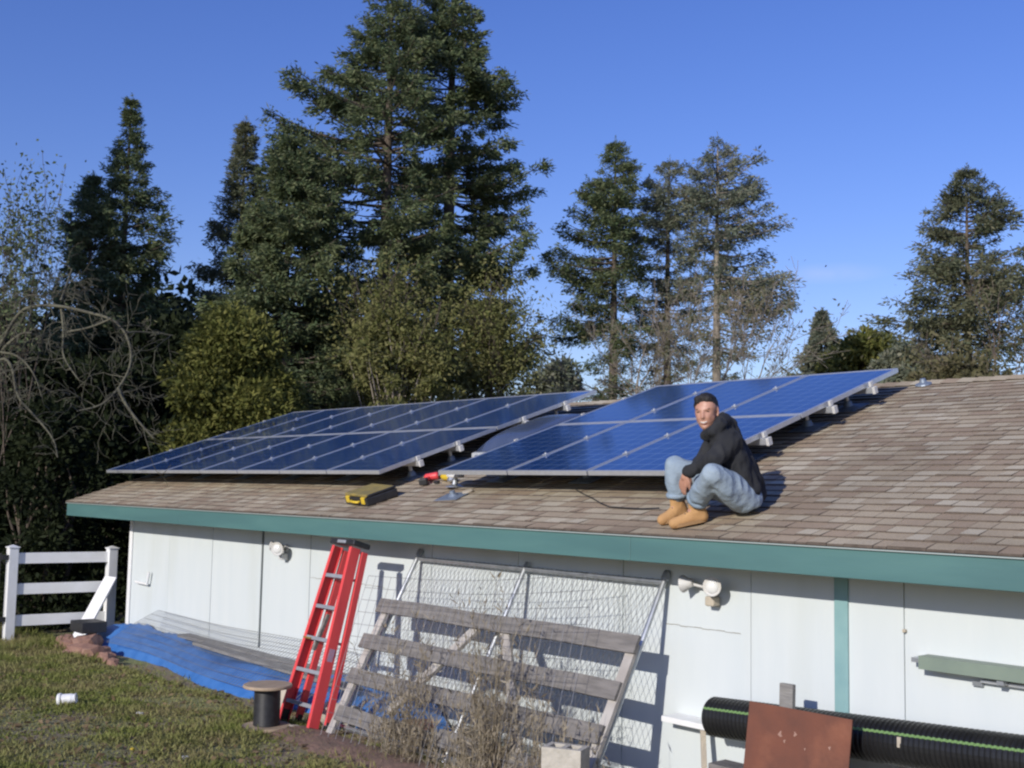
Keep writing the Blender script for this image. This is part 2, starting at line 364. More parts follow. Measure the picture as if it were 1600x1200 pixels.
# roof: deck plus individual shingle tabs in courses
rm = MB()
for sgn in (0, 1):
    def P(x, y, h):
        yy = y if not sgn else 2*RY-y
        return V((x, yy, roofz(y)+h))
    rm.add([P(x, y, h) for x in (XL, XR) for y in (EY-.01, RY) for h in (-.021, -.008)], [(0, 1, 3, 2), (4, 6, 7, 5), (0, 2, 6, 4), (1, 5, 7, 3), (0, 4, 5, 1), (2, 3, 7, 6)])
part(rm, 'roof_deck', 'blackpl')
sh = MB(); EXP = .128
ncourse = int((RY-EY)/TC/EXP)+1
rnd = random.Random(3)
for c in range(ncourse):
    s0 = (EY-.028)/TC + c*EXP; s1 = min(s0+EXP+.03, (RY-.02)/TC)
    x = XL-.015 - rnd.random()*.2
    sway = rnd.uniform(-.003, .003)
    while x < XR:
        wd_ = rnd.choice((.07, .09, .12, .14, .17, .2, .25)); x1 = min(x+wd_, XR+.015); xa = max(x, XL-.015)
        if x1-xa > .01:
            th = .006 + rnd.choice((0, 0, .005)) + rnd.uniform(0, .002)
            ss = s0 + sway + rnd.uniform(-.003, .003)
            y0, y1 = ss*TC, s1*TC
            a = [(xa+.002, y0, roofz(y0)-.008), (x1-.002, y0, roofz(y0)-.008), (x1-.002, y0, roofz(y0)+th), (xa+.002, y0, roofz(y0)+th),
                 (x1-.002, y1, roofz(y1)-.004), (xa+.002, y1, roofz(y1)-.004)]
            sh.add(a, [(0, 1, 2, 3), (3, 2, 4, 5), (0, 3, 5), (1, 4, 2)])
        x = x1 if x1 < XR else XR+1
# back slope: coarser tabs
for c in range(16):
    y0 = EY + c*(RY-EY)/16; y1 = y0+(RY-EY)/16+.02
    x = XL
    while x < XR:
        x1 = min(x+rnd.uniform(.3, .7), XR)
        y1c = min(y1, RY-.01)
        sh.add([(x, 2*RY-y0, roofz(y0)+.008), (x1, 2*RY-y0, roofz(y0)+.008), (x1, 2*RY-y1c, roofz(y1c)-.003), (x, 2*RY-y1c, roofz(y1c)-.003)], [(0, 1, 2, 3)])
        x = x1+.001
rs = part(sh, 'roof_shingles', 'shingle')
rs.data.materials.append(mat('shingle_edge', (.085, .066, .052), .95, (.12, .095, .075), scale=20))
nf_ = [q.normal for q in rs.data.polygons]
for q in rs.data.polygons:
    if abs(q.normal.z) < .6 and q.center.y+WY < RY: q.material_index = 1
rc = MB(); x = XL-.015
while x < XR:
    x1 = min(x+.16, XR+.015)
    for sg in (-1, 1):
        rc.add([(x, RY, roofz(RY)+.022), (x1+.02, RY, roofz(RY)+.014), (x1+.02, RY+sg*.14, roofz(RY-.14)+.008), (x, RY+sg*.14, roofz(RY-.14)+.016)], [(0, 1, 2, 3)])
    x = x1
part(rc, 'ridge_cap', 'shingle')
# skylight dome between the two arrays
SKX0, SKX1, SKY0, SKY1 = -.90, -.03, 1.20, 2.25
def sky_dome():
    sk = MB()
    sk.add([(x, y, roofz(y)+h) for x, xx in ((SKX0-.03, 0), (SKX1+.03, 1)) for y in (SKY0-.03, SKY1+.03) for h in (0.0, .09)], [(0, 1, 3, 2), (4, 6, 7, 5), (0, 2, 6, 4), (1, 5, 7, 3), (0, 4, 5, 1), (2, 3, 7, 6)])
    base = part(sk, 'skylight', mat('skylight_curb', (.42, .44, .46), .5))
    d = MB(); n = 16
    for j in range(n+1):
        for i in range(n+1):
            a, b_ = i/n, j/n
            hh = .17*(max(0, 1-(2*a-1)**4)*max(0, 1-(2*b_-1)**4))**.55
            y = SKY0+b_*(SKY1-SKY0); d.v.append(V((SKX0+a*(SKX1-SKX0), y, roofz(y)+.095+hh)))
    d.f = [(j*(n+1)+i, j*(n+1)+i+1, (j+1)*(n+1)+i+1, (j+1)*(n+1)+i) for j in range(n) for i in range(n)]
    mt = mat('skylight_acrylic', (.055, .075, .13), .2, (.07, .09, .15), scale=3, coat=.3)
    d.build('dome', mt, base, smooth=True)
sky_dome()
# vent flashing near the ridge on the right, small cap on the ridge
for u_, v2, sc_ in ((1443, 603, .5),):
    q = atroof(u_, v2)
    part(MB().lathe([(.16*sc_, 0), (.15*sc_, .012), (.07*sc_, .05*sc_), (.055*sc_, .10*sc_), (.05*sc_, .12*sc_)], V((q.x, q.y, q.z+.012)), RN, 14), 'roof_vent', 'lead')

# ------------------------------------------------------------------ solar arrays
PW, PH, PT = .993, 1.640, .040
ROT = Matrix.Rotation(T, 4, 'X')
def panel_proto():
    r = thing('solar_panel', (0, 0, 0), 'x', 'solar panel')
    ORG[r.name] = V((0, 0, 0))
    f = MB(); fw = .022
    f.box(0, PW, 0, fw, -PT, 0, bev=.0015); f.box(0, PW, PH-fw, PH, -PT, 0, bev=.0015)
    f.box(0, fw, fw, PH-fw, -PT, -.0005); f.box(PW-fw, PW, fw, PH-fw, -PT, -.0005)
    f.build('frame', 'alu', r)
    MB().box(fw, PW-fw, fw, PH-fw, -.012, -.004).build('glass', 'cell', r)
    MB().box(.4, .52, PH-.2, PH-.08, -.035, -.0125).build('junction_box', 'blackpl', r)
    return r
proto = panel_proto()
RAILS = (.50, 1.06, 2.06, 2.74)
order = {1: 'first', 2: 'second', 3: 'third', 4: 'fourth', 5: 'fifth', 6: 'sixth', 7: 'seventh'}
specs = []
for row in (0, 1):
    rn = 'front row' if row == 0 else 'back row'
    for i in range(7):
        x0 = -.9931-PW-(6-i)*1.010
        specs.append((x0, row, f"solar panel in the {rn} of the wide left array, {order[i+1]} from its left end", 'solar panels of the wide left array', i < 6, i == 0))
    for i in range(3):
        nm = ('leftmost', 'middle', 'rightmost')[i]
        specs.append((i*1.010, row, f"bright blue panel in the {rn} of the right solar array, {nm} of three", 'solar panels of the right array behind the man', i < 2, i == 0))
# build the children-free panels first (copy shares meshes), then add clamps to each
objs = []
for i, (x0, row, lab, grp, cr_, cl_) in enumerate(specs):
    o = proto if i == 0 else copy_tree(proto); objs.append(o)
for o, (x0, row, lab, grp, cr_, cl_) in zip(objs, specs):
    s = row*(PH+.022); o.location = V((x0, 0, 2.35)) + RS*s; o.rotation_euler = (T, 0, 0); tag(o, lab, 'solar panel', grp)
    for rr in RAILS[row*2:row*2+2]:
        yy = rr-s
        if cr_:
            xx = PW+.0085
            c = MB().box(xx-.024, xx+.024, yy-.022, yy+.022, .0008, .010, bev=.002).lathe([(.009, 0), (.009, .012)], V((xx, yy, .010)), n=8)
            cm = c.build('clamp', 'alu', None); cm.parent = o
def rail(xa, xb, s, label, group, posts):
    base = V(((xa+xb)/2, 0, 2.35)) + RS*s - RN*.25
    r = thing('mounting_rail', base, label, 'mounting rail', group)
    m4 = ROT.copy(); m4.translation = V((0, 0, 2.35))
    MB().box(xa, xb, s-.020, s+.020, -PT-.060, -PT-.002, m4, bev=.002).build('rail', 'alu', r)
    for xe in (xa, xb):   # end clamp and cap
        e = MB().box(xe-.014, xe+.014, s-.026, s+.026, -PT-.066, -PT-.001, m4, bev=.003)
        e.box(xe-(.03 if xe == xb else -.03)-.012, xe-(.03 if xe == xb else -.03)+.012, s-.022, s+.022, -PT+.002, .008, m4, bev=.002)
        e.build('end_cap', 'white_worn', r)
    for xp in posts:
        p = MB()
        c0 = V((xp, 0, 2.35)) + RS*(s+.035)-RN*.25
        top = V((xp, 0, 2.35)) + RS*(s+.035)-RN*(PT+.03)
        p.lathe([(.021, 0), (.021, (top-c0).length)], c0, RN, 10)
        p.box(xp-.03, xp+.03, s+.004, s+.064, -PT-.05, -PT-.028, m4)
        ob = p.build('post', 'galv', r, smooth=False)
        g = MB().lathe([(.115, 0), (.11, .008), (.05, .025), (.034, .07), (.024, .075)], V((xp, 0, 2.35)) + RS*(s+.035)-RN*.243, RN, 14)
        g.box(xp-.13, xp+.13, s-.10, s+.20, -.243, -.236, m4)
        g.build('flashing', 'lead', ob)
rl = ('lowest', 'second lowest', 'third lowest', 'topmost')
for k, s in enumerate(RAILS):
    rail(-8.10, -.94, s, f'metal rail on short posts under the wide left solar array, {rl[k]} of four', 'rails under the left array', (-1.2, -2.4, -3.6, -4.8, -6.0, -7.2, -7.75))
    rail(-.05, 3.08, s, f'metal rail on short posts under the right solar array, {rl[k]} of four', 'rails under the right array', (.3, 1.45, 2.75))

# ------------------------------------------------------------------ things on the roof
def toolbox():
    c = V((-.90, -.13, roofz(-.13)+.008))
    r = thing('tool_case', c, 'flat black and dusty yellow tool case lying on the shingles near the eave', 'tool case')
    m = Matrix.Translation(c) @ Matrix.Rotation(math.radians(-7), 4, RN) @ ROT
    MB().box(-.24, .24, -.18, .18, 0, .085, m, bev=.012).build('lower_shell', 'blackpl', r)
    MB().box(-.232, .225, -.172, .160, .087, .118, m, bev=.012).build('lid', 'yellowlid', r)
    MB().box(-.15, .236, -.15, .176, .088, .112, m, bev=.01).build('lid_rim', 'blackpl', r)
    h = MB(); h.tube([m @ V(p) for p in ((-.085, -.165, .045), (-.08, -.205, .045), (.08, -.205, .045), (.085, -.165, .045))], .013, 8)
    h.build('handle', 'yellow', r, smooth=True)
    for x in (-.165, .165): MB().box(x-.035, x+.035, -.19, -.160, .022, .092, m, bev=.008).build('latch', 'yellow', r)
toolbox()
def roofm(u, v, yaw=0):
    p = atroof(u, v); p = V((p.x, p.y, roofz(p.y)+.010))
    return p, Matrix.Translation(p) @ ROT @ Matrix.Rotation(math.radians(yaw), 4, 'Z')
# red cordless drill lying down
p, m = roofm(676, 752, 30)
r = thing('cordless_drill', p, 'small red and black power drill lying on the roof between the arrays', 'drill')
MB().lathe([(.02, -.02), (.036, 0), (.038, .12), (.03, .14)], m @ V((-.06, 0, .042)), m.to_3x3() @ V((1, 0, 0)), 12).build('body', 'redfg', r, smooth=True)
MB().lathe([(.026, 0), (.022, .05), (.010, .06), (.006, .11)], m @ V((.078, 0, .042)), m.to_3x3() @ V((1, 0, 0)), 10).build('chuck', 'blackpl', r)
MB().box(-.045, -.005, -.15, -.02, .02, .055, m, bev=.01).build('grip', 'redfg', r)
MB().box(-.07, .02, -.20, -.14, .004, .07, m, bev=.01).build('battery', 'blackpl', r)
# yellow tape measure
p, m = roofm(700, 753, -15)
r = thing('angle_grinder', p, 'small yellow power tool lying beside the red drill on the roof', 'power tool')
MB().lathe([(.028, 0), (.036, .03), (.036, .12), (.028, .16), (.022, .21)], m @ V((-.11, 0, .04)), m.to_3x3() @ V((1, 0, 0)), 12).build('body', 'yellow', r, smooth=True)
MB().lathe([(.05, 0), (.055, .02), (.03, .05)], m @ V((.12, 0, .015)), m.to_3x3() @ V((0, 0, 1)), 14).build('guard', 'galv', r)
MB().tube([m @ V((-.11, 0, .04)), m @ V((-.2, .03, .01)), m @ V((-.3, -.05, .008))], .006, 6).build('cord', 'blackpl', r)
# pale cap on a short post
p, m = roofm(711, 763, 0)
r = thing('roof_standoff', p, 'pale grey capped post sticking up from the shingles before the right array', 'standoff')
MB().lathe([(.10, 0), (.095, .008), (.035, .03), (.028, .05), (.024, .11)], p, V((0, 0, 1)), 14).build('post', 'galv', r)
MB().lathe([(.085, 0), (.09, .012), (.08, .035), (.03, .05)], p+V((0, 0, .105)), V((.15, -.1, 1)), 16).build('cap', 'white_worn', r)
p, m = roofm(706, 778, 12)
r = thing('flashing_plate', p, 'loose bluish grey flashing plate lying on the shingles below the capped standoff', 'metal plate')
MB().box(-.14, .14, -.11, .13, 0, .004, m, bev=.001).build('plate', 'lead', r)
MB().lathe([(.05, 0), (.03, .02), (.026, .05)], m @ V((0, .02, .004)), RN, 12).build('collar', 'lead', r)
p, m = roofm(731, 771, 0)
tag(MB().lathe([(.052, 0), (.055, .012), (.045, .02), (.01, .022)], p, RN, 16).build('lid', 'beige', org=p), 'small pale round lid lying on the shingles right of the flashing plate', 'lid')
bpy.data.objects['lid'].name = 'round_lid' if 'round_lid' not in bpy.data.objects else 'round_lid'
p, m = roofm(683, 757, 0)
tag(MB().box(-.03, .03, -.02, .02, 0, .03, m, bev=.006).build('battery_pack', 'blackpl', org=p), 'tiny black battery pack lying in front of the yellow power tool', 'battery')
# thin cable on the shingles
cp = []
for u_, v_2 in ((900, 768), (912, 775), (925, 781), (938, 789), (952, 795), (975, 796.5), (1002, 798), (1030, 797)):
    q = atroof(u_, v_2); cp.append(V((q.x, q.y, roofz(q.y)+.016)))
tag(MB().tube(cp, .005, 6).build('cable', 'blackpl', org=cp[0]), 'thin black cable trailing over the shingles from under the right array', 'cable')

# ------------------------------------------------------------------ wall mounted things
def floodlight(x, z, label, kind):
    c = V((x, WY-.004, z))
    r = thing('security_light', c, label, 'security light', 'security lights on the shed wall')
    MB().lathe([(.055, 0), (.055, .02), (.045, .032)], c, V((0, -1, 0)), 18).build('mounting_plate', 'white_worn', r, smooth=False)
    def head(off, aim, s=1.0):
        aim = V(aim).normalized(); e = c+V(off)
        MB().tube([c+V((0, -.03, 0)), c+V((off[0]*.5, -.06, off[2]*.5)), e], .012, 8).build('arm', 'white_worn', r, smooth=True)
        h = MB().lathe([(.02, -.045*s), (.038*s, -.04*s), (.046*s, 0), (.078*s, .055*s), (.080*s, .065*s), (.072*s, .062*s)], e, aim, 20).build('lamp_head', 'white_worn', r, smooth=True)
        MB().lathe([(.068*s, .05*s), (.05*s, .07*s), (.02*s, .08*s)], e, aim, 18).build('bulb', 'lens', h, smooth=True)
    if kind == 0:
        head((.06, -.12, .015), (.55, -1, -.12), .95)
        head((-.10, -.09, .03), (-.8, -.55, .1), .68)
    else:
        head((.10, -.12, .03), (.35, -1, .05), .86)
        head((-.15, -.10, .035), (-1, -.15, -.15), .8)
    MB().box(x-.01, x+.07, WY-.10, WY-.02, z-.115, z-.045, bev=.012).build('motion_sensor', 'beige' if kind else 'white_worn', r)
pA = aty(441, 858, WY-.06); floodlight(pA.x, pA.z, 'small two-headed white security light high on the wall left of the red ladder', 0)
pB = aty(1108, 921, WY-.06); floodlight(pB.x, pB.z, 'larger two-headed white security light with beige sensor, right of the chain-link panel', 1)
# small white elbow pipe by the left corner
q = aty(212, 909, WY-.05); q2 = aty(230, 913, WY-.05); q3 = aty(233, 894, WY-.05)
tag(MB().tube([q, q2, q3], .018, 10).build('elbow_pipe', 'white', org=q), 'thin white L-shaped pipe end on the wall beside the gate post', 'pipe')
tag(MB().box(aty(1413, 960, WY).x-.0, aty(1413, 960, WY).x+.02, WY-.03, WY-.004, 1.20+.15, 1.37, bev=.004).build('wall_hook', 'beige', org=(aty(1413, 960, WY).x, WY, 1.3)), 'tiny pale hook on the wall above the green metal channel', 'hook')
# green metal channels held on the wall at the right
def channel(xa, xb, z, y, hgt, m, label, nm):
    r = thing(nm, ((xa+xb)/2, WY, z), label, 'metal channel', 'metal channels hanging on the wall')
    b = MB(); b.box(xa, xb, y-.004, y, z-hgt, z); b.box(xa, xb, y, WY-.006, z-.004, z); b.box(xa, xb, y, y+.06, z-hgt, z-hgt+.004)
    b.build('web', m, r)
    e = MB(); e.box(xa-.06, xa, y+.02, WY-.006, z-.045, z-.018); e.build('end_tab', 'galv', r)
    for xx in (xa+.5, xa+1.6):
        k = MB().box(xx-.02, xx+.02, y+.002, WY-.004, z-hgt-.03, z-hgt-.006); k.build('bracket', 'galv', r)
channel(5.10, 8.2, 1.235, WY-.12, .078, 'greenm', 'long grey-green metal channel fixed high on the wall, the upper of two', 'metal_channel')
channel(5.45, 8.2, 1.135, WY-.05, .018, 'alu', 'thin pale metal strip fixed under the long grey-green channel', 'metal_channel')

# ------------------------------------------------------------------ white fence and gate at the left end
def vinyl_post(mb, x, y, z0, z1, w=.12):
    mb.box(x-w/2, x+w/2, y-w/2, y+w/2, z0, z1, bev=.006); mb.box(x-w/2-.012, x+w/2+.012, y-w/2-.012, y+w/2+.012, z1, z1+.018, bev=.004)
    mb.add([(x-w/2, y-w/2, z1+.018), (x+w/2, y-w/2, z1+.018), (x+w/2, y+w/2, z1+.018), (x-w/2, y+w/2, z1+.018), (x, y, z1+.045)], [(0, 1, 4), (1, 2, 4), (2, 3, 4), (3, 0, 4)])
PL = V((-7.42, -1.47, 0)); PR = V((-7.28, -.16, 0))
fr = thing('rail_fence', PL.lerp(PR, .5), 'short section of white three-rail vinyl fence between two posts beside the shed corner', 'fence')
for nm, pp_ in (('post', PL), ('post', PR)):
    b = MB(); vinyl_post(b, pp_.x, pp_.y, -.1, 1.24 if pp_ is PR else 1.27, .125); b.build(nm, 'white', fr)
for zc in (1.13, .72, .30):
    MB().beam(PL+V((0, .03, zc)), PR+V((0, -.03, zc)), .045, .145, bev=.004).build('rail', 'white', fr)
G1 = V((-7.46, -1.72, 0)); G2 = V((-7.6, -3.6, 0))
gt = thing('farm_gate', G1, 'white vinyl gate hung with black strap hinges at the left edge beside the fence', 'gate')
b = MB(); b.box(G1.x-.03, G1.x+.03, G1.y-.06, G1.y+.07, .12, 1.25, bev=.005); b.build('stile', 'white', gt)
for zc in (1.13, .72, .30):
    MB().beam(G1+V((0, -.05, zc)), G2+V((0, 0, zc)), .04, .14).build('rail', 'white', gt)
b = MB(); b.box(G2.x-.03, G2.x+.03, G2.y-.06, G2.y+.07, .12, 1.25); b.build('stile', 'white', gt)
for zc in (1.15, .33):
    h = MB().box(G1.x+.032, G1.x+.042, G1.y-.10, G1.y+.14, zc-.03, zc+.03, bev=.003)
    h.tube([(G1.x+.05, G1.y+.095, zc-.055), (G1.x+.05, G1.y+.095, zc+.055)], .014, 8); h.box(G1.x+.055, G1.x+.10, G1.y+.10, G1.y+.30, zc-.03, zc+.03)
    h.build('hinge', 'blackpl', gt)
MB().tube([(G1.x+.045, G1.y+.095, 1.15), (G1.x+.045, G1.y+.095, .33), (G1.x+.045, G1.y+.05, .1)], .006, 6).build('latch_rod', 'blackpl', gt)
# white board leaning on the post
a = V((-6.98, -.72, .02)); t_ = V((-7.12, -.22, .86))
bb_ = MB().beam(a, t_, .22, .03, V((.35, -.9, .3)).normalized(), bev=.004)
bd = bb_.build('leaning_board', 'white', org=a); tag(bd, 'short white board leaning askew against the white fence post', 'board')

# ------------------------------------------------------------------ heap under the blue tarp along the wall
tp = MB(); NX, NY = 90, 14
TX0, TX1 = -6.9, .55
def tprof(x, s):                      # s 0 at the wall, 1 at the front foot
    h = (.30+.0*x if x < -5.6 else .30-.01*(x+5.6)/6) * (1-.25*max(0, (x+1)/1.6))
    e = min(1, (x-TX0)/.35, (TX1-x)/.3)
    yy = -.17 - s*(.46+.16*min(1, (x-TX0)/4) + .08*math.sin(x*1.7))
    z = h*e*(1-s**3.2)*(.92+.08*math.sin(x*5+s*4)) + .03*noise.noise(V((x*2.2, s*3, 0))) + .018*noise.noise(V((x*7, s*8, 3))) + .022*(1-abs(noise.noise(V((x*4.5, s*5, 11))))*3)*e*(1-s)
    return V((x, yy, max(z, -.03 if s > .99 else .0)))
for j in range(NY+1):
    for i in range(NX+1):
        tp.v.append(tprof(TX0+(TX1-TX0)*i/NX, j/NY))
tp.f = [(j*(NX+1)+i, j*(NX+1)+i+1, (j+1)*(NX+1)+i+1, (j+1)*(NX+1)+i) for j in range(NY) for i in range(NX)]
tag(tp.build('tarp', 'tarp', org=(-3.2, -.6, 0), smooth=True), 'long blue tarp draped over a low heap along the foot of the wall', 'tarp')
# weathered boards lying on the tarp
for k, (x0, x1, y, z, yw, lab) in enumerate(((-4.6, -1.0, -.32, .335, 1.2, 'long weathered grey board lying on the blue tarp, nearest the wall'), (-3.9, -.5, -.46, .325, -1.0, 'weathered grey board lying on the blue tarp, nearer the lawn'))):
    r_ = MB().beam((x0, y, z), (x1, y+math.radians(yw)*(x1-x0), z-.05), .16, .035, bev=.004)
    tag(r_.build('plank', 'greyboard', org=(x0, y, z)), lab, 'board', 'boards on the tarp')
# clay rubble at the left end of the heap
rnd = random.Random(11)
ro = MB()
def rock(mb, c, sx, sy, sz, seed, sub=2, rot=0):
    b = bmesh.new(); bmesh.ops.create_icosphere(b, subdivisions=sub, radius=1)
    R_ = Matrix.Rotation(rot, 3, 'Z')
    vs = []
    for q in b.verts:
        p = q.co.copy(); k = 1+.35*noise.noise(p*1.3+V((seed*3.1, 0, 0)))+.12*noise.noise(p*4+V((0, seed, 0)))
        p = V((max(-.8, min(.8, p.x)), max(-.8, min(.8, p.y)), max(-.75, min(.75, p.z))))*k
        vs.append(V(c)+R_ @ V((p.x*sx, p.y*sy, p.z*sz)))
    mb.add(vs, [[w_.index for w_ in f.verts] for f in b.faces]); b.free()
spots = [(-6.55, -.80, .16), (-6.45, -1.12, .13), (-6.05, -.98, .17), (-5.7, -.92, .15), (-5.3, -.98, .13), (-6.8, -1.1, .12), (-6.75, -.95, .24), (-6.35, -1.0, .22), (-6.2, -.88, .30), (-5.85, -1.05, .20), (-5.5, -1.02, .24), (-5.1, -1.05, .15), (-6.0, -1.15, .14), (-4.85, -1.08, .12)]
for i, (x, y, s) in enumerate(spots):
    b = MB(); rock(b, (x, y, s*.30), s*rnd.uniform(.7, 1.25), s*rnd.uniform(.45, .8), s*rnd.uniform(.35, .7), i, 1 if i % 2 else 2, rot=rnd.uniform(-1.5, 1.5))
    o = b.build('clay_chunk', 'brick', org=(x, y, 0)); tag(o, 'broken reddish clay chunk heaped on the grass at the left end of the tarp', 'rubble', 'clay chunks at the end of the tarp')
# black crate end peeping out of the heap
tag(MB().box(-6.62, -6.2, -.95, -.62, .22, .36, bev=.01).build('crate', 'blackpl', org=(-6.4, -.8, .2)), 'dark crate half hidden under the left end of the tarp, behind the clay chunks', 'crate')

# welded wire panels (real round wires)
def wire_panel(name, label, a, b_, c, d, sx, sy, r, group=None, sag=None, border=None):   # corners a-b bottom, d-c top
    a, b_, c, d = map(V, (a, b_, c, d))
    n1 = max(2, int((b_-a).length/sx)); n2 = max(2, int((d-a).length/sy))
    def P_(u, v):
        p = a.lerp(b_, u).lerp(d.lerp(c, u), v)
        if sag: p = p+V(sag(u, v))
        return p
    mbw = MB()
    for i in range(n1+1): mbw.tube([P_(i/n1, j/6) for j in range(7)], r, 3, cap=False)
    for j in range(n2+1): mbw.tube([P_(i/12, j/n2) for i in range(13)], r, 3, cap=False)
    o = mbw.build(name, 'wire', org=a, recalc=False)
    return tag(o, label, 'wire mesh', group)
wire_panel('wire_mesh_panel', 'long low wire mesh panel lying over the blue tarp, left of the ladder',
           (-5.75, -.80, .16), (-.6, -.92, .13), (-.6, -.24, .535), (-5.55, -.22, .54), .06, .10, .0030, 'welded wire mesh panels', sag=lambda u, v: (0, .03*math.sin(u*9), .02*math.sin(u*7+v*3)))
wire_panel('wire_mesh_panel', 'tall bent wire mesh panel leaning over the wooden pallet gate, right of the ladder',
           (.12, -1.30, .03), (3.0, -1.28, .03), (2.72, -.58, 1.58), (-.12, -.68, 1.37), .105, .115, .0023, 'welded wire mesh panels', sag=lambda u, v: (0, .03*math.sin(u*6), -.05*math.sin(u*math.pi)*v))

# ------------------------------------------------------------------ chain-link panel leaning on the wall
def chainlink():
    x0, x1, xm = -.045, 3.022, 1.475
    yt, yb, zt, zb = -.175, -1.0, 1.54, .05
    r = thing('chain_link_panel', ((x0+x1)/2, yb, 0), 'wide chain-link panel in a steel tube frame leaning on the wall behind the wooden gate', 'fence panel')
    def P_(x, s): return V((x, yb+(yt-yb)*s, zb+(zt-zb)*s))
    for x in (x0, xm, x1):
        MB().tube([P_(x, -.01), P_(x, 1.02)], .021, 10).build('frame_tube', 'galv', r, smooth=False)
    for s in (0.015, .985):
        MB().tube([P_(x0, s), P_(x1, s)], .019, 10).build('frame_tube', 'galv', r)
    for x in (x0, x1): MB().lathe([(.03, 0), (.03, .05), (.02, .07), (.004, .075)], P_(x, 1.0), V((0, yt-yb, zt-zb)), 10).build('cap', 'galv', r)
    wv = MB(); st = .058; hl = math.hypot(yt-yb, zt-zb); nrow = int(hl/st)
    k = 0; x = x0+.02
    nn = V((0, -(zt-zb), (yt-yb))).normalized()*.004
    while x < x1-.02:
        pts = []
        for j in range(nrow*1+1):
            s = j/nrow; xx = x + (st/2 if (j % 2) else -.0)
            pts.append(P_(min(xx, x1-.01), s)+nn*(1 if j % 2 else -1))
        wv.tube(pts, .0021, 3, cap=False); 
        pts = []
        for j in range(nrow*1+1):
            s = j/nrow; xx = x + (-st/2 if (j % 2) else 0)
            pts.append(P_(max(xx, x0+.01), s)-nn*(1 if j % 2 else -1))
        wv.tube(pts, .0021, 3, cap=False)
        x += st
    wv.build('wire_mesh', 'wire', r, recalc=False)
chainlink()

# second small dark frame (a shadowed bracket beside the left tube)
q = V((-.16, -.19, 0))
# ------------------------------------------------------------------ wooden gate of four boards
def board(mb, a, b_, h, t, seed, up):            # slightly warped board with a chipped outline
    a, b_ = V(a), V(b_); n = 14; d = (b_-a); x = d.normalized(); u = V(up).normalized(); nn = x.cross(u)
    k = len(mb.v)
    for i in range(n+1):
        f = i/n; c = a+d*f + u*(.010*noise.noise(V((f*3, seed, 0)))) + nn*.008*noise.noise(V((f*2, seed, 4)))
        ht = h/2*(1+.07*noise.noise(V((f*6, seed, 9)))); hb = h/2*(1+.05*noise.noise(V((f*5, seed, 19))))
        for su, sn in ((-hb, -t/2), (ht, -t/2), (ht, t/2), (-hb, t/2)): mb.v.append(c+u*su+nn*sn)
    for i in range(n):
        for j in range(4):
            p = k+i*4+j; q_ = k+i*4+(j+1) % 4; mb.f.append((p, q_, q_+4, p+4))
    mb.f.append((k+3, k+2, k+1, k)); mb.f.append((k+n*4, k+n*4+1, k+n*4+2, k+n*4+3)); return mb
def wood_gate():
    yt, zt = -.52, 1.15; yb, zb = -1.14, 0.02
    ux = V((0, yt-yb, zt-zb)).normalized()
    nf = V((0, -(zt-zb), yt-yb)).normalized()          # towards the lawn
    def P_(x, z): return V((x, yb+(yt-yb)*(z-zb)/(zt-zb), z))
    r = thing('wooden_gate', P_(1.4, 0.02), 'weathered wooden gate of grey boards with diagonal braces leaning before the chain-link panel', 'wooden gate')
    for i, (xa, xb, z1, z2) in enumerate(((-.08, 3.13, 1.086, 1.086), (-.09, 3.11, .78, .775), (-.04, 3.10, .495, .495), (1.46, 3.11, .22, .195), (.04, 1.32, .195, .185))):
        board(MB(), P_(xa, z1)+nf*.035, P_(xb, z2)+nf*.035, .135, .024, i, ux).build('board', 'wood', r)
    for x, wd in ((3.07, .085), (.02, .085)):
        MB().beam(P_(x, .02), P_(x, 1.10), wd, .038, nf, bev=.003).build('upright', 'woodlt', r)
    MB().beam(P_(1.68, 1.06), P_(2.55, .03), .085, .036, nf, bev=.003).build('brace', 'woodlt', r)
    MB().beam(P_(1.35, 1.05), P_(.68, .30), .085, .036, nf, bev=.003).build('brace', 'woodlt', r)
wood_gate()

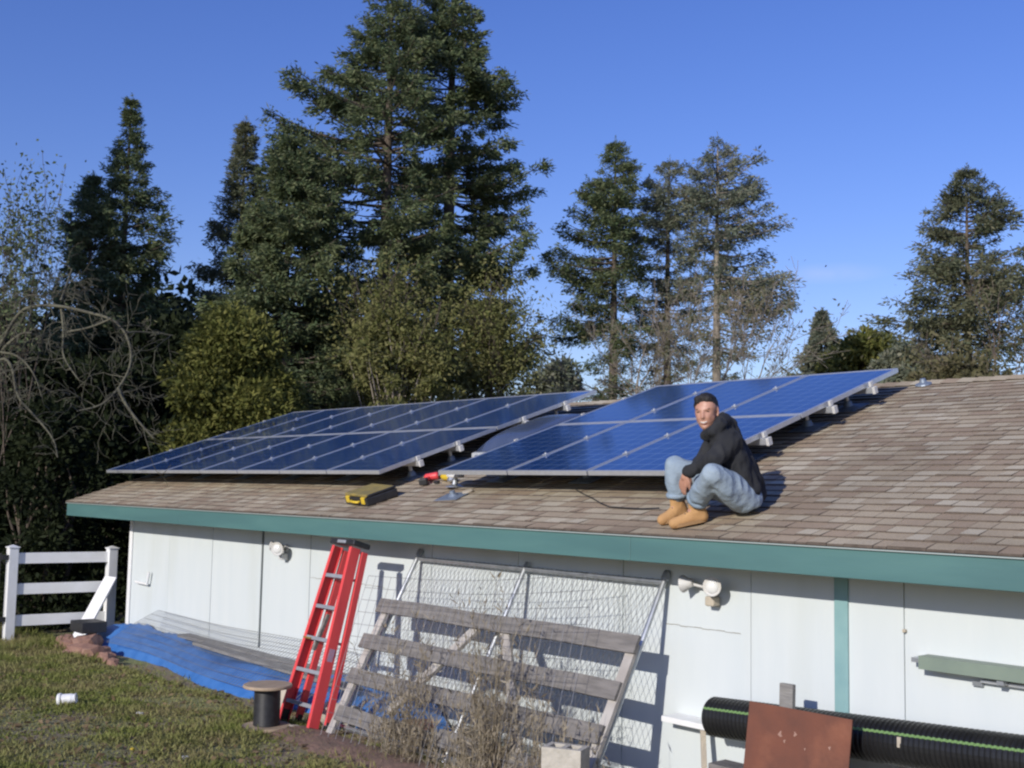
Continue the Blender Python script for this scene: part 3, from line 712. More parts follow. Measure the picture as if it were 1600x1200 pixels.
# ------------------------------------------------------------------ red stepladder
def ladder():
    top = V((-.42, -.72, 1.665)); foot = V((-.42, -1.20, .03))
    r = thing('stepladder', (-.42, -1.15, 0), 'red fibreglass stepladder folded flat and leaning against the teal fascia', 'ladder')
    u = (top-foot); Ln = u.length; u.normalize(); x = V((1, 0, 0)); n = x.cross(u).normalized()      # n points to the wall side/up
    if n.y > 0: n = -n
    sp = lambda s: .155+(.265-.155)*(1-s)      # half width narrows to the top
    def P_(sx, s, d): return foot+u*(Ln*s)+x*(sx*sp(s))+n*d
    for sx in (-1, 1):                           # front rails: a C-section each
        m_ = MB()
        a, b_ = P_(sx, 0, 0.0), P_(sx, .97, 0.0)
        m_.beam(a, b_, .014, .105, n, bev=.002)
        m_.beam(a-x*sx*.014+n*.047, b_-x*sx*.014+n*.047, .038, .008, n); m_.beam(a-x*sx*.014-n*.047, b_-x*sx*.014-n*.047, .038, .008, n)
        o = m_.build('front_rail', 'redfg', r)
        MB().beam(P_(sx, -.015, 0), P_(sx, .07 if sx < 0 else .015, 0), .03, .092, n, bev=.004).build('foot', 'blackpl', o)
        # rear rails, folded behind
        m_ = MB(); a, b_ = P_(sx*(1.0 if sx > 0 else .86), .04, -.140), P_(sx*(1.0 if sx > 0 else .9), .96, -.105)
        m_.beam(a, b_, .034, .065, n, bev=.003); o = m_.build('rear_rail', 'redfg', r)
        MB().beam(a-u*.03, a+u*.03, .042, .05, n, bev=.004).build('foot', 'blackpl', o)
    for i in range(5):
        s = .115+i*.172
        a, b_ = P_(-1, s, .005), P_(1, s, .005)
        m_ = Matrix((x, n, u)).transposed().to_4x4(); m_.translation = (a+b_)/2
        hw = sp(s)-.01
        MB().box(-hw, hw, -.055, .042, -.016, .018, m_, bev=.003).build('step', 'greyalu', r)
        m2 = Matrix((x, n, u)).transposed().to_4x4(); m2.translation = (a+b_)/2-n*.105
        if i in (0, 2, 4): MB().box(-hw*.86, hw*.86, -.012, .012, -.012, .012, m2).build('rear_brace', 'alu', r)
    m_ = Matrix((x, n, u)).transposed().to_4x4(); m_.translation = foot+u*(Ln*.985)
    MB().box(-.205, .205, -.125, .065, -.012, .040, m_, bev=.010).build('top_cap', 'blackpl', r)
    m2 = m_.copy(); MB().box(-.07, .07, .066, .070, .0, .028, m2, bev=.001).build('sticker', 'alu', r)
    # spreader and a bit of brass hardware, warning sticker
    MB().beam(P_(-.6, .40, -.04), P_(-.35, .60, -.05), .03, .03, n).build('spreader', 'wood', r)
    MB().tube([P_(-.98, .455, .055), P_(-.4, .455, .055)], .008, 6).build('hook', 'brass', r)
    so_ = P_(1, .37, 0)
    mS = Matrix((x, n, u)).transposed().to_4x4(); mS.translation = so_
    MB().box(.0065, .0085, -.03, .03, -.09, .09, mS).build('label', mat('faded_label', (.42, .30, .42), .5, (.5, .25, .3), scale=30), r)
ladder()

# ------------------------------------------------------------------ spool, cup and small litter
SPOOL = []
def spool():
    p = atz(416, 1136, .05); p.z = ground(p.x, p.y)+.012; SPOOL.append(p)
    r = thing('cable_spool', p, 'wooden-flanged spool of black cable standing on the grass left of the ladder', 'cable spool')
    MB().lathe([(.21, .0), (.215, .006), (.215, .022), (.21, .028)], p, n=36).build('flange', 'ply', r)
    MB().lathe([(.21, .355), (.215, .361), (.215, .377), (.21, .383)], p, n=36).build('flange', 'ply', r)
    pr = [(.115, .029)]
    k = 24
    for i in range(k): z = .032+i*(.32/k); pr += [(.112, z), (.118, z+.006), (.112, z+.0125)]
    MB().lathe(pr+[(.112, .353)], p, n=30).build('cable', 'blackpl', r, smooth=True)
spool()
def cup():
    p = atz(103, 1096, .12); p.z = ground(p.x, p.y)+.055
    r = thing('plastic_bucket', p, 'small white plastic tub lying on its side on the open grass', 'bucket')
    ax = V((.55, .75, .12)).normalized(); sc_ = .8
    MB().lathe([(r_*sc_, h_*sc_) for r_, h_ in ((.062, .15), (.060, .155), (.045, .158), (.06, .10), (.066, .0), (.072, -.01))], p-ax*.03, ax, 20).build('body', 'white', r, smooth=False)
    MB().lathe([(r_*sc_, h_*sc_) for r_, h_ in ((.04, -.058), (.075, -.052), (.082, -.03), (.078, -.012), (.07, -.012))], p-ax*.03, ax, 20).build('lid', 'white', r, smooth=False)
cup()
def litter(nm, u, v, s, m, label, cat):
    p = atz(u, v, .05); p.z = ground(p.x, p.y)+s*.3
    b = MB(); rock(b, p, s, s*.8, s*.5, u, 2, u*.1); tag(b.build(nm, m, org=p, smooth=False), label, cat)
litter('stone', 218, 1117, .045, 'white_worn', 'small white stone in the grass between the white tub and the spool', 'stone')
litter('stone', 459, 1136, .07, 'beige', 'small beige stone between the cable spool and the ladder foot', 'stone')
litter('stone', 289, 1191, .035, 'white_worn', 'small pale stone in the grass near the bottom edge of the lawn', 'stone')
litter('yellow_flower', 206, 1181, .022, 'yellow', 'tiny yellow flower head in the grass at the bottom of the lawn', 'flower')
# beige board and objects at the foot of the wall, right of the ladder
m_ = Matrix.Translation(V((-1.12, -1.02, .0))) @ Matrix.Rotation(math.radians(20), 4, 'Z') @ Matrix.Rotation(math.radians(-20), 4, 'X')
tag(MB().box(-.15, .13, -.012, .012, .0, .30, m_, bev=.003).build('cardboard_piece', 'beige', org=(-1.1, -1.0, 0)), 'square beige board piece standing against the tarp between the spool and the ladder', 'board')
def clay_pipe(u, v, ln, r_, m, label, ax, z=.1, nm='clay_pipe'):
    p = atz(u, v, z); ax = V(ax).normalized()
    r = thing(nm, V((p.x, p.y, 0)), label, 'pipe')
    MB().lathe([(r_*.8, .0), (r_, 0), (r_*1.0, ln), (r_*.8, ln), (r_*.8, .01)], p-ax*ln/2, ax, 20).build('pipe', m, r, smooth=False)
clay_pipe(533, 1118, .34, .105, 'concrete', 'short pale grey concrete pipe lying beside the ladder foot', (.95, .25, 0), .1, 'concrete_pipe')
clay_pipe(652, 1145, .26, .115, 'brick', 'round reddish brown clay pipe lying under the wire mesh and dry weeds', (.5, .85, 0), .1)
# white plank along the ground and a clay border strip
a = atz(672, 1153, .06); b_ = atz(905, 1206, .05)
tag(MB().beam((a.x, a.y-.05, .07), (b_.x+.8, b_.y-.03, .06), .05, .12, bev=.006).build('curb_board', 'white_worn', org=a), 'long worn white board lying on edge along the ground in front of the weeds', 'board')
# cinder block
def cinder():
    p = V((2.42, -1.02, 0)); p2 = aty(872, 1178, -1.05)
    p2 = aty(884, 1166, -1.42); p = V((p2.x, -1.42, 0))
    r = MB(); m = Matrix.Translation(p) @ Matrix.Rotation(math.radians(25), 4, 'Z')
    X, Y, Z = .135, .085, p2.z; t = .035
    r.box(-X, X, -Y, -Y+t, 0.0, Z, m); r.box(-X, X, Y-t, Y, 0.0, Z, m)
    for xx in (-X, -t/2, X-t): r.box(xx, xx+t, -Y+t, Y-t, 0.0, Z, m)
    tag(r.build('cinder_block', 'concrete', org=p), 'pale beige concrete block standing at the bottom right foot of the wooden gate', 'concrete block')
cinder()

# ------------------------------------------------------------------ black corrugated pipe, rusty sheet, boards on the right
def corrugated():
    a = V((3.62, -.34, .655)); b_ = V((8.6, -.36, .90)); d = (b_-a); Ln = d.length; d.normalize()
    r = thing('drain_pipe', a, 'large black corrugated pipe with a green stripe along the wall behind the rusty sheet', 'pipe')
    n = 26; up = (V((0, 0, 1))-d*d.z).normalized(); sd = d.cross(up)
    mb = MB(); st = .033; k = int(Ln/st); prof = []
    for i in range(k+1):
        s = i*st; prof += [(.124, s), (.134, s+.007), (.134, s+.020), (.124, s+.027)]
    mb2 = MB().lathe([(.09, .02), (.09, .0), (.128, -.002)]+prof, a, d, 30)
    o = mb2.build('pipe', mat('black_hdpe', (.010, .010, .011), .38, (.018, .018, .018), scale=4), r, smooth=False)
    # printed green stripe follows the ribs, on the lawn side
    g = MB(); ang0 = math.radians(32)
    pts = []
    for i, (rr, s) in enumerate(prof):
        row = []
        for q_ in range(3):
            an = ang0+(q_-1)*.062
            row.append(a+d*s+(-sd*0+up*math.sin(an)+V((0, -1, 0))*math.cos(an))*(rr+.0018))
        pts.append(row)
    for row in pts: g.v += row
    for i in range(len(pts)-1):
        for q_ in range(2): g.f.append((i*3+q_, i*3+q_+1, i*3+q_+4, i*3+q_+3))
    g.build('stripe', mat('green_stripe', (.15, .26, .09), .7), r, recalc=True)
    q_ = aty(1404, 1160, -.48)
    MB().box(q_.x-.012, q_.x+.012, -.478, -.470, q_.z-.03, q_.z+.03).build('printed_mark', 'beige', r)
corrugated()
def sawhorse():
    r = thing('support_frame', (5.6, -.4, 0), 'pale wooden frame holding up the black corrugated pipe at the right', 'support')
    MB().beam((4.95, -.50, .50), (8.2, -.50, .65), .04, .13, bev=.003).build('rail', 'white_worn', r)
    MB().beam((4.95, -.20, .50), (8.2, -.20, .65), .04, .13, bev=.003).build('rail', 'white_worn', r)
    for x in (5.05, 6.6, 8.1):
        for y in (-.545, -.155): MB().box(x-.04, x+.04, y-.02, y+.02, -.02, .46+(x-4.95)*.046, bev=.003).build('leg', 'white_worn', r)
sawhorse()
chipm = mat('pale_rust', (.36, .22, .17), .8, (.28, .16, .12), scale=30)
def rusty():
    a = V((4.16, -.62, .875)); r = thing('rusty_sheet', (4.5, -.68, .1), 'square rusty brown steel sheet leaning upright against the black corrugated pipe', 'metal sheet')
    m = Matrix.Translation(V((4.155, -.78, .02))) @ Matrix.Rotation(math.radians(-9), 4, 'X')
    b = MB(); b.box(0, .745, 0, .010, 0, .862, m, bev=.002); b.build('plate', 'rust', r)
    for x, z, q_ in ((.255, .70, .9), (.36, .715, .7), (.61, .675, .5), (.29, .66, .5), (.44, .64, .35)):
        MB().add([m @ V((x+q_*.022*math.cos(t9)*(.6+.5*math.sin(t9*3+x*40)), -.0015, z+q_*.022*math.sin(t9))) for t9 in [i*6.283/9 for i in range(9)]], [tuple(range(9))]).build('paint_chip', chipm, r)
    return r
rusty()
a = aty(1232, 1070, -.52); tag(MB().beam((a.x, -.56, 0), (a.x-.01, -.515, a.z+.005), .10, .035, V((0, -1, 0)), bev=.003).build('stake', 'greyboard', org=(a.x, -.5, 0)), 'grey wooden stake end sticking up behind the top of the rusty sheet', 'stake')
a = aty(1036, 1122, -.28); b_ = aty(1130, 1128, -.28)
r = thing('wall_shelf', (a.x+.3, WY, a.z), 'narrow white shelf board propped at the left end of the corrugated pipe', 'shelf')
MB().box(a.x, a.x+.75, -.30, WY-.006, a.z-.02, a.z+.02, bev=.003).build('board', 'white', r)
MB().beam((a.x+.36, -.27, a.z-.02), (a.x+.44, -.33, 0), .035, .03, bev=.003).build('leg', 'beige', r)
MB().beam((a.x+.68, -.20, a.z-.02), (a.x+.68, -.20, 0), .035, .03, bev=.003).build('leg', 'beige', r)
a = aty(1140, 1193, -.5)
tag(MB().box(a.x-.10, a.x+.14, -.60, -.42, 0, a.z, bev=.006).build('wood_block', 'wood', org=(a.x, -.5, 0)), 'brown wooden block end standing just left of the rusty sheet', 'wood block')

# ------------------------------------------------------------------ vegetation
def blades(P0, D, Ln, Wd, rg, droop=0):          # diamond-shaped leaves: arrays of base point, direction, length, width
    n = len(P0); D = D/np.linalg.norm(D, axis=1, keepdims=True)
    R = rg.normal(size=(n, 3)); S = np.cross(D, R); S /= np.linalg.norm(S, axis=1, keepdims=True)+1e-9
    Ln = Ln[:, None]; Wd = Wd[:, None]
    a = P0; c = P0+D*Ln; m_ = P0+D*Ln*.45
    out = np.empty((n, 4, 3)); out[:, 0] = a; out[:, 1] = m_+S*Wd*.5; out[:, 2] = c; out[:, 3] = m_-S*Wd*.5
    return out.reshape(-1, 3)

class Shape:                                      # envelope read as (v, left px, right px) rows at a depth
    def __init__(s, u, depth, rows):
        s.u, s.d = u, depth; s.k = depth/FPX
        s.base = atd(u, 783, depth); s.base.z = 0
        s.rows = sorted([(atd(u, v, depth).z, l*s.k, r*s.k) for v, l, r in rows])
        s.zs = np.array([q[0] for q in s.rows]); s.l = np.array([q[1] for q in s.rows]); s.r = np.array([q[2] for q in s.rows])
        s.H = s.zs[-1]
        s.rt = np.array([RT.x, RT.y, 0])/math.hypot(RT.x, RT.y)
    def rad(s, z, az):                            # az measured from the image-right axis
        l = np.interp(z, s.zs, s.l); r = np.interp(z, s.zs, s.r); c = np.cos(az)
        return np.where(c > 0, r*c*c+(l+r)/2*(1-c*c), l*c*c+(l+r)/2*(1-c*c))
    def dirn(s, az):
        f = np.array([-s.rt[1], s.rt[0], 0]); return np.cos(az)[..., None]*s.rt+np.sin(az)[..., None]*f

def conifer(name, label, u, depth, rows, nb, per, seed, m='fir', group=None, bl=.140, bw=.036, zlow=None, trunk_r=None, barkm='bark', longs=(), bd=1.5, gap=.35, kx=1.0, tu=None, dens=1.0):
    sh_ = Shape(u, depth, rows); rg = np.random.default_rng(seed); b = sh_.base
    root = thing(name, b, label, 'tree', group)
    H = sh_.H; r0 = trunk_r or H*.016
    tk = MB(); lean = rg.normal(size=2)*.012*H
    def tr(z): f = z/H; return np.stack([b.x+lean[0]*np.sin(f*2.5)*.5, b.y+lean[1]*np.sin(f*2)*.5, z], -1) if np.ndim(z) else np.array([b.x+lean[0]*math.sin(f*2.5)*.5, b.y+lean[1]*math.sin(f*2)*.5, z])
    tk.tube([V(tr(z)) for z in np.linspace(-.2, H*.985, 12)], [max(.02, r0*(1-f)**.8) for f in np.linspace(0, .98, 12)], 8)
    zmin = sh_.zs[0] if zlow is None else zlow
    nb = int(nb*bd); Z = np.concatenate([zmin+(H-zmin)*(rg.random(nb)**.9), H-(H-zmin)*.3*rg.random(nb//4)**1.2]); nb = len(Z)
    az = rg.random(nb)*2*np.pi; RL = np.zeros(nb)
    for v_, dx in longs:
        for q_ in range(4):
            Z = np.append(Z, atd(u, v_, depth).z+rg.normal()*.1); az = np.append(az, (0 if dx > 0 else np.pi)+rg.normal()*.35); RL = np.append(RL, abs(dx)*depth/FPX*(1, .95, .8, .65)[q_])
    nb = len(Z)
    allP = []; allD = []; allS = []
    for i in range(nb):
        z = Z[i]; f = (z-zmin)/(H-zmin+1e-6)
        R = float(sh_.rad(z, az[i]))*(1.08-.62*rg.random()**1.6)*kx
        if RL[i] > 0: R = RL[i]/max(.5, abs(math.cos(az[i])))
        if R < .05: R = .05
        dv = sh_.dirn(np.array(az[i])); t = np.linspace(0, 1, 6)
        rise = (.45*f**1.5-.10)*R + rg.normal()*.06*R
        # branch leaves the trunk lower or higher so that its tip ends near z
        z0 = min(z-rise*.7, H*.99)
        c0 = tr(z0)
        pts = c0[None]+dv[None]*(t*R)[:, None]; pts[:, 2] += rise*t - .10*R*np.sin(t*np.pi)*(1-f) + .10*R*t**3
        if R > .5: tk.tube([V(p) for p in pts], [max(.008, .018*R*(1-q*.85)) for q in t], 4, cap=False)
        nn = int(per*2.1*(.16+R/ max(.5, sh_.l.max()))*dens)
        if nn < 6: nn = 6
        ntw = max(4, int(R/.22)+2)
        ti = rg.random(ntw)**.75; ti = gap*.5+(1-gap*.5)*ti
        side = np.where(rg.random(ntw) < .5, -1, 1)
        sv = np.cross(dv, [0, 0, 1.]); 
        tl = (.13+.22*R*(1-ti)**.8)*rg.uniform(.5, 1.15, ntw); tl = np.minimum(tl, 1.3); tl = np.minimum(tl, .5*R+.04); fs = min(1, .35+R*.55)
        base = np.stack([np.interp(ti, t, pts[:, k]) for k in range(3)], -1)
        dd = dv[None]*.75+sv[None]*side[:, None]*.8+rg.normal(size=(ntw, 3))*.22; dd[:, 2] += .05-.28*(1-f)
        which = rg.integers(0, ntw, nn); s = rg.random(nn)
        p = base[which]+dd[which]*(tl[which]*s)[:, None]+rg.normal(size=(nn, 3))*np.array([.07, .07, .055])*fs
        dl = dd[which]*.9+rg.normal(size=(nn, 3))*.5; dl[:, 2] -= .32*(1-f); p[:, 2] -= .16*(1-f)*rg.random(nn)**2*min(1, R)
        allP.append(p); allD.append(dl); allS.append(np.full(nn, .4+.6*fs))
    # leader tuft
    nn = int(per*.8); zz = H*1.012-rg.random(nn)*H*.05
    p = tr(zz)+rg.normal(size=(nn, 3))*(.02+.12*np.maximum(0, H-zz)/H/.05)[:, None]*.3; allS.append(np.full(nn, .5)); d = rg.normal(size=(nn, 3))*.6; d[:, 2] += .9; allP.append(p); allD.append(d)
    P = np.concatenate(allP); D = np.concatenate(allD); n = len(P)
    S9 = np.concatenate(allS); vs = blades(P, D, rg.uniform(.55, 1.3, n)*bl*S9, rg.uniform(.6, 1.3, n)*bw*S9, rg)
    tk.build('trunk', barkm, root, recalc=False, smooth=True)
    arr_mesh('crown', vs, 4, m, root, np.array(b))
    return root

def bushy(name, label, u, depth, rows, nclump, per, seed, m='bay', group=None, ls=.12, cr=.45, cat='tree', trunks=3, barkm='bark', fill=.5, thin=1.0, zlow=.4):
    sh_ = Shape(u, depth, rows); rg = np.random.default_rng(seed); b = sh_.base
    root = thing(name, b, label, cat, group); H = sh_.H
    tk = MB(); cl = []
    for i in range(nclump):
        z = sh_.zs[0]+(H-sh_.zs[0])*rg.random(); az = rg.random()*2*np.pi
        R = float(sh_.rad(z, az)); q = R*(rg.random()**fill)*rg.uniform(.85, 1.18)
        dv = sh_.dirn(np.array(az)); cl.append(np.array([b.x, b.y, z])+dv*q)
    # limbs reach from a few stems to the clumps
    stems = []
    for k in range(trunks):
        a = rg.random()*6.28; o = V((math.cos(a), math.sin(a), 0))*(.12*(trunks > 1))
        hh = H*rg.uniform(.55, .8); tip = V((b.x, b.y, 0))+o*3*H*.12+V((0, 0, hh))
        pts = [V((b.x, b.y, -.1))+o, V((b.x, b.y, hh*.4))+o*2+V((rg.normal()*.1, rg.normal()*.1, 0)), tip]
        tk.tube(pts, [H*.018, H*.012, H*.005], 6); stems.append(pts)
    for c in cl[::2]:
        st = stems[rg.integers(0, len(stems))]; f = min(1, max(.15, c[2]/H*.8)); a = st[0].lerp(st[1], min(1, f*2)) if f < .5 else st[1].lerp(st[2], (f-.5)*2)
        mid = (a+V(c))/2+V((rg.normal()*.15, rg.normal()*.15, .1)); tk.tube([a, mid, V(c)], [.035, .02, .008], 4, cap=False)
    cl = np.array(cl); n = nclump*per; wi = np.repeat(np.arange(nclump), per)
    dr_ = rg.normal(size=(n, 3)); dr_ /= np.linalg.norm(dr_, axis=1, keepdims=True)
    rr = (rg.random(n)**.5)*cr*np.repeat(rg.uniform(.25, 1.45, nclump), per)
    P = cl[wi]+dr_*rr[:, None]*np.array([1, 1, .7]); P[:, 2] = np.maximum(P[:, 2], .1)
    D = dr_+rg.normal(size=(n, 3))*.7
    vs = blades(P, D, rg.uniform(.6, 1.3, n)*ls, rg.uniform(.6, 1.2, n)*ls*.5, rg)
    tk.build('trunk', barkm, root, recalc=False, smooth=True)
    arr_mesh('crown', vs, 4, m, root, np.array(b))
    return root

def grow(mb, p, d, ln, r, lev, rg, ends, spread=.6, up=.15, kids=(2, 4), shrink=.68, curl=.25, minr=.004):
    n = 4; pts = [V(p)]; d = V(d).normalized(); rs = [r]
    for i in range(n):
        d = (d+V(rg.normal(size=3))*curl*.5+V((0, 0, up*.3))).normalized(); pts.append(pts[-1]+d*ln/n); rs.append(max(minr, r*(1-.55*(i+1)/n)))
    mb.tube(pts, rs, 5 if r > .03 else 3, cap=False)
    if lev == 0: ends.append((np.array(pts[-1]), np.array(d))); ends.append((np.array(pts[2]), np.array(d))); return
    for k in range(int(rg.integers(kids[0], kids[1]+1))):
        i = int(rg.integers(1, n+1)); dd = (d+V(rg.normal(size=3))*spread).normalized()
        grow(mb, pts[i], dd, ln*shrink*rg.uniform(.7, 1.15), rs[i]*.62, lev-1, rg, ends, spread, up, kids, shrink, curl, minr)
    grow(mb, pts[-1], d, ln*shrink, rs[-1]*.85, lev-1, rg, ends, spread, up, kids, shrink, curl, minr)

def bare(name, label, stems, seed, barkm='barkpale', leaf=None, nleaf=0, ls=.12, lr=.3, group=None, lev=4, minr=.006, **kw):
    rg = np.random.default_rng(seed); b = V(stems[0][0]); b.z = 0
    root = thing(name, b, label, 'tree', group); tk = MB(); ends = []
    for p, d, ln, r in stems: grow(tk, V(p), V(d), ln, r, lev, rg, ends, minr=minr, **kw)
    tk.build('trunk', barkm, root, recalc=False, smooth=True)
    if leaf:
        E = np.array([e[0] for e in ends]); wi = rg.integers(0, len(E), nleaf); P = E[wi]+rg.normal(size=(nleaf, 3))*lr
        D = rg.normal(size=(nleaf, 3)); vs = blades(P, D, rg.uniform(.6, 1.3, nleaf)*ls, rg.uniform(.6, 1.2, nleaf)*ls*.5, rg)
        arr_mesh('crown', vs, 4, leaf, root, np.array(b))
    return root

bt = 'fir trees behind the shed'
conifer('fir_tree', 'left one of the two tallest dense firs with tops beyond the picture edge', 585, 27,
        [(690, 60, 90), (600, 110, 120), (500, 160, 110), (420, 175, 120), (330, 185, 120), (270, 160, 130), (210, 190, 110), (150, 150, 110), (100, 110, 90), (50, 62, 70), (0, 46, 55), (-40, 30, 34), (-110, 5, 5)], 240, 175, 1, group=bt, bd=1.15, gap=.45, longs=((140, -150), (205, -188), (92, -105), (260, -150)), bl=.150, bw=.040)
conifer('fir_tree', 'right one of the two tallest firs, with long ragged branches reaching right', 692, 28.5,
        [(640, 60, 60), (590, 60, 70), (540, 80, 75), (470, 90, 80), (400, 100, 85), (330, 110, 85), (290, 120, 80), (240, 120, 90), (190, 120, 95), (140, 110, 112), (90, 100, 60), (40, 80, 58), (0, 60, 45), (-60, 40, 34), (-150, 5, 5)], 240, 175, 2, group=bt, bd=1.1, gap=.45, longs=((150, 108), (120, 96), (240, 108), (278, 150), (300, 125), (345, 125), (400, 145), (425, 118), (475, 105), (520, 110), (548, 152), (575, 128)), bl=.150, bw=.040)
conifer('fir_tree', 'dark broad fir in the shade left of the tallest firs', 440, 25.5,
        [(760, 130, 130), (650, 150, 130), (560, 150, 130), (470, 125, 120), (400, 85, 110), (330, 60, 90), (280, 40, 80), (235, 30, 50), (200, 10, 12)], 220, 150, 3, m='fir', group=bt, gap=.2, bw=.044)
conifer('fir_tree', 'slender fir with a thin spire top left of the dark broad fir', 362, 26.5,
        [(700, 110, 90), (600, 105, 80), (500, 95, 70), (430, 85, 60), (370, 75, 50), (330, 48, 45), (280, 38, 34), (240, 22, 22), (200, 14, 14), (172, 5, 5)], 190, 110, 4, m='fir3', group=bt, kx=.85)
conifer('fir_tree', 'tall pointed fir on the far left with a narrow drooping spire', 181, 24,
        [(720, 120, 90), (600, 120, 90), (500, 100, 85), (430, 85, 75), (390, 60, 78), (350, 45, 80), (300, 34, 55), (250, 32, 44), (220, 22, 30), (185, 10, 14), (135, 4, 4)], 190, 110, 5, group=bt, kx=.82, longs=((350, 80), (385, 76), (300, 56), (262, -36)))
conifer('fir_tree', 'shorter bushy fir just left of the tall pointed fir', 112, 23.5,
        [(720, 110, 100), (600, 95, 90), (500, 70, 80), (430, 62, 70), (380, 55, 60), (330, 48, 44), (300, 22, 22), (262, 5, 5)], 190, 110, 6, group=bt, gap=.25, kx=.85)
conifer('fir_tree', 'clear pointed dark green fir, leftmost of the three above the right array', 955, 30,
        [(625, 40, 40), (590, 45, 40), (530, 50, 45), (495, 110, 50), (450, 60, 45), (405, 115, 55), (370, 80, 65), (320, 68, 55), (280, 45, 50), (245, 26, 28), (205, 4, 4)], 130, 120, 7, group=bt, kx=1.0, gap=.15, longs=((405, -115), (512, -120), (350, -88), (440, -95), (296, -60), (410, 58), (470, -80), (260, 36)))
conifer('fir_tree', 'thin grey-green fir, middle of the three above the right array', 1049, 31,
        [(620, 30, 30), (560, 45, 40), (480, 52, 50), (400, 50, 55), (350, 55, 55), (300, 48, 50), (270, 30, 36), (238, 5, 5)], 110, 60, 8, m='fir2', group=bt, kx=1.15, gap=.15)
conifer('fir_tree', 'sparse see-through fir with long limbs, rightmost of the three above the right array', 1121, 30,
        [(620, 25, 25), (540, 40, 60), (490, 50, 115), (440, 55, 125), (400, 50, 110), (340, 50, 95), (290, 55, 75), (250, 46, 60), (225, 18, 24), (200, 5, 5)], 110, 46, 9, m='fir2', group=bt, gap=.15, barkm='barkpale', kx=1.08, longs=((478, 125), (420, 118), (345, 92), (295, 82), (442, 135), (262, 60), (260, -50)))
conifer('fir_tree', 'dark fir at the right edge with long upcurved lower branches', 1523, 26,
        [(600, 50, 60), (560, 70, 80), (510, 125, 90), (470, 120, 90), (420, 72, 90), (380, 80, 75), (330, 48, 66), (300, 34, 56), (280, 22, 26), (250, 5, 5)], 125, 95, 10, m='fir3', group=bt, gap=.15, kx=1.08, longs=((488, -125), (462, -108), (512, -100), (400, -76), (352, -62), (312, 62), (345, 72), (425, -80), (283, -34)))
conifer('small_fir', 'small pale young fir over the upper edge of the right solar array', 1284, 42,
        [(620, 60, 60), (575, 42, 38), (545, 26, 26), (520, 14, 14), (500, 7, 7), (482, 2, 2)], 170, 110, 11, m='fir2', group=None, bl=.22, bw=.08)
bushy('broadleaf_tree', 'rounded green tree between the small young fir and the dark right fir', 1352, 38, [(620, 60, 70), (560, 50, 64), (540, 30, 50), (526, 8, 10)], 60, 260, 12, m='bay', ls=.22, cr=.55)
bushy('broadleaf_tree', 'low grey-green tree at the top corner of the right solar array', 1412, 33, [(620, 50, 50), (570, 40, 44), (555, 20, 30), (545, 6, 10)], 26, 160, 13, m='fir2', ls=.2, cr=.4)
bushy('autumn_bush', 'low brownish bush peeping over the ridge below the right fir', 1500, 22, [(640, 90, 80), (592, 85, 60), (580, 40, 40), (572, 12, 12)], 50, 170, 14, m='oak', ls=.13, cr=.32, cat='bush')
bushy('broadleaf_tree', 'small distant round tree in the sky gap right of the tallest firs', 868, 40, [(625, 55, 20), (600, 50, 20), (585, 12, 20), (572, 5, 6)], 24, 240, 15, m='fir2', ls=.22, cr=.5)
bushy('bay_tree', 'bushy yellow-green tree in front of the dark firs above the left array', 352, 21, [(780, 120, 120), (700, 105, 105), (640, 95, 90), (580, 75, 72), (530, 50, 50), (495, 14, 20)], 190, 420, 16, m='bay', ls=.115, cr=.42)
bushy('oak_tree', 'wide olive-tan leafy tree standing before the tallest firs behind the left array', 606, 23, [(690, 80, 120), (640, 90, 130), (590, 85, 125), (540, 70, 95), (510, 35, 60), (485, 12, 30)], 80, 190, 17, m='olive', ls=.105, cr=.38, trunks=4, barkm='barkpale')
bare('oak_tree', 'thin olive-leaved tree with slim trunks, before the left tallest fir', [(atd(590, 740, 24), (0, .05, 1), 1.7, .06), (atd(604, 740, 24.2), (.1, 0, 1), 1.5, .05)], 18, leaf='olive', barkm='bark', nleaf=7000, ls=.10, lr=.28, lev=4, spread=.42, up=.35)
bare('oak_tree', 'ragged olive-leaved tree at the right foot of the two tallest firs', [(atd(742, 720, 24.5), (.05, .1, 1), 1.5, .08), (atd(752, 720, 24.5), (.4, .2, 1), 1.4, .07)], 19, leaf='olive', barkm='bark', nleaf=11000, ls=.10, lr=.34, lev=4, spread=.5, up=.3)
bare('bare_tree', 'nearly leafless brown twiggy tree before the leftmost of the three firs', [(atd(985, 700, 26), (.0, .1, 1), 1.6, .06), (atd(1000, 700, 26), (.6, .5, 1), 1.6, .05)], 20, leaf='oak', nleaf=700, ls=.10, lr=.2, lev=4, spread=.6, up=.2, barkm='barkpale')
bare('bare_tree', 'wide twiggy bare tree with several stems before the sparse rightmost fir of the three', [(atd(1095, 700, 27), (.0, .1, 1), 1.9, .06), (atd(1125, 690, 27), (.5, .4, 1), 1.8, .05), (atd(1075, 700, 27), (-.6, -.5, 1), 1.7, .05)], 21, leaf='oak', nleaf=1200, ls=.10, lr=.2, lev=4, spread=.6, up=.2, barkm='barkpale')
bare('bare_tree', 'brown twiggy tree in front of the right fir at the picture edge', [(atd(1570, 700, 23), (.0, .1, 1), 1.6, .07), (atd(1590, 690, 23), (.5, .4, 1), 1.6, .06)], 22, leaf='oak', nleaf=3200, ls=.12, lr=.3, lev=4, spread=.6, up=.25, barkm='twig')
bare('slender_tree', 'thin upright tree with few small leaves at the far left edge', [(atd(28, 740, 18), (.02, .05, 1), 2.05, .026), (atd(8, 740, 18), (.05, .0, 1), 1.9, .022), (atd(-10, 760, 18), (-.05, .05, 1), 1.8, .026)], 23, leaf='fir', nleaf=2800, ls=.085, lr=.13, lev=3, spread=.28, up=.6, kids=(2, 3), minr=.004, barkm='bark', shrink=.72)

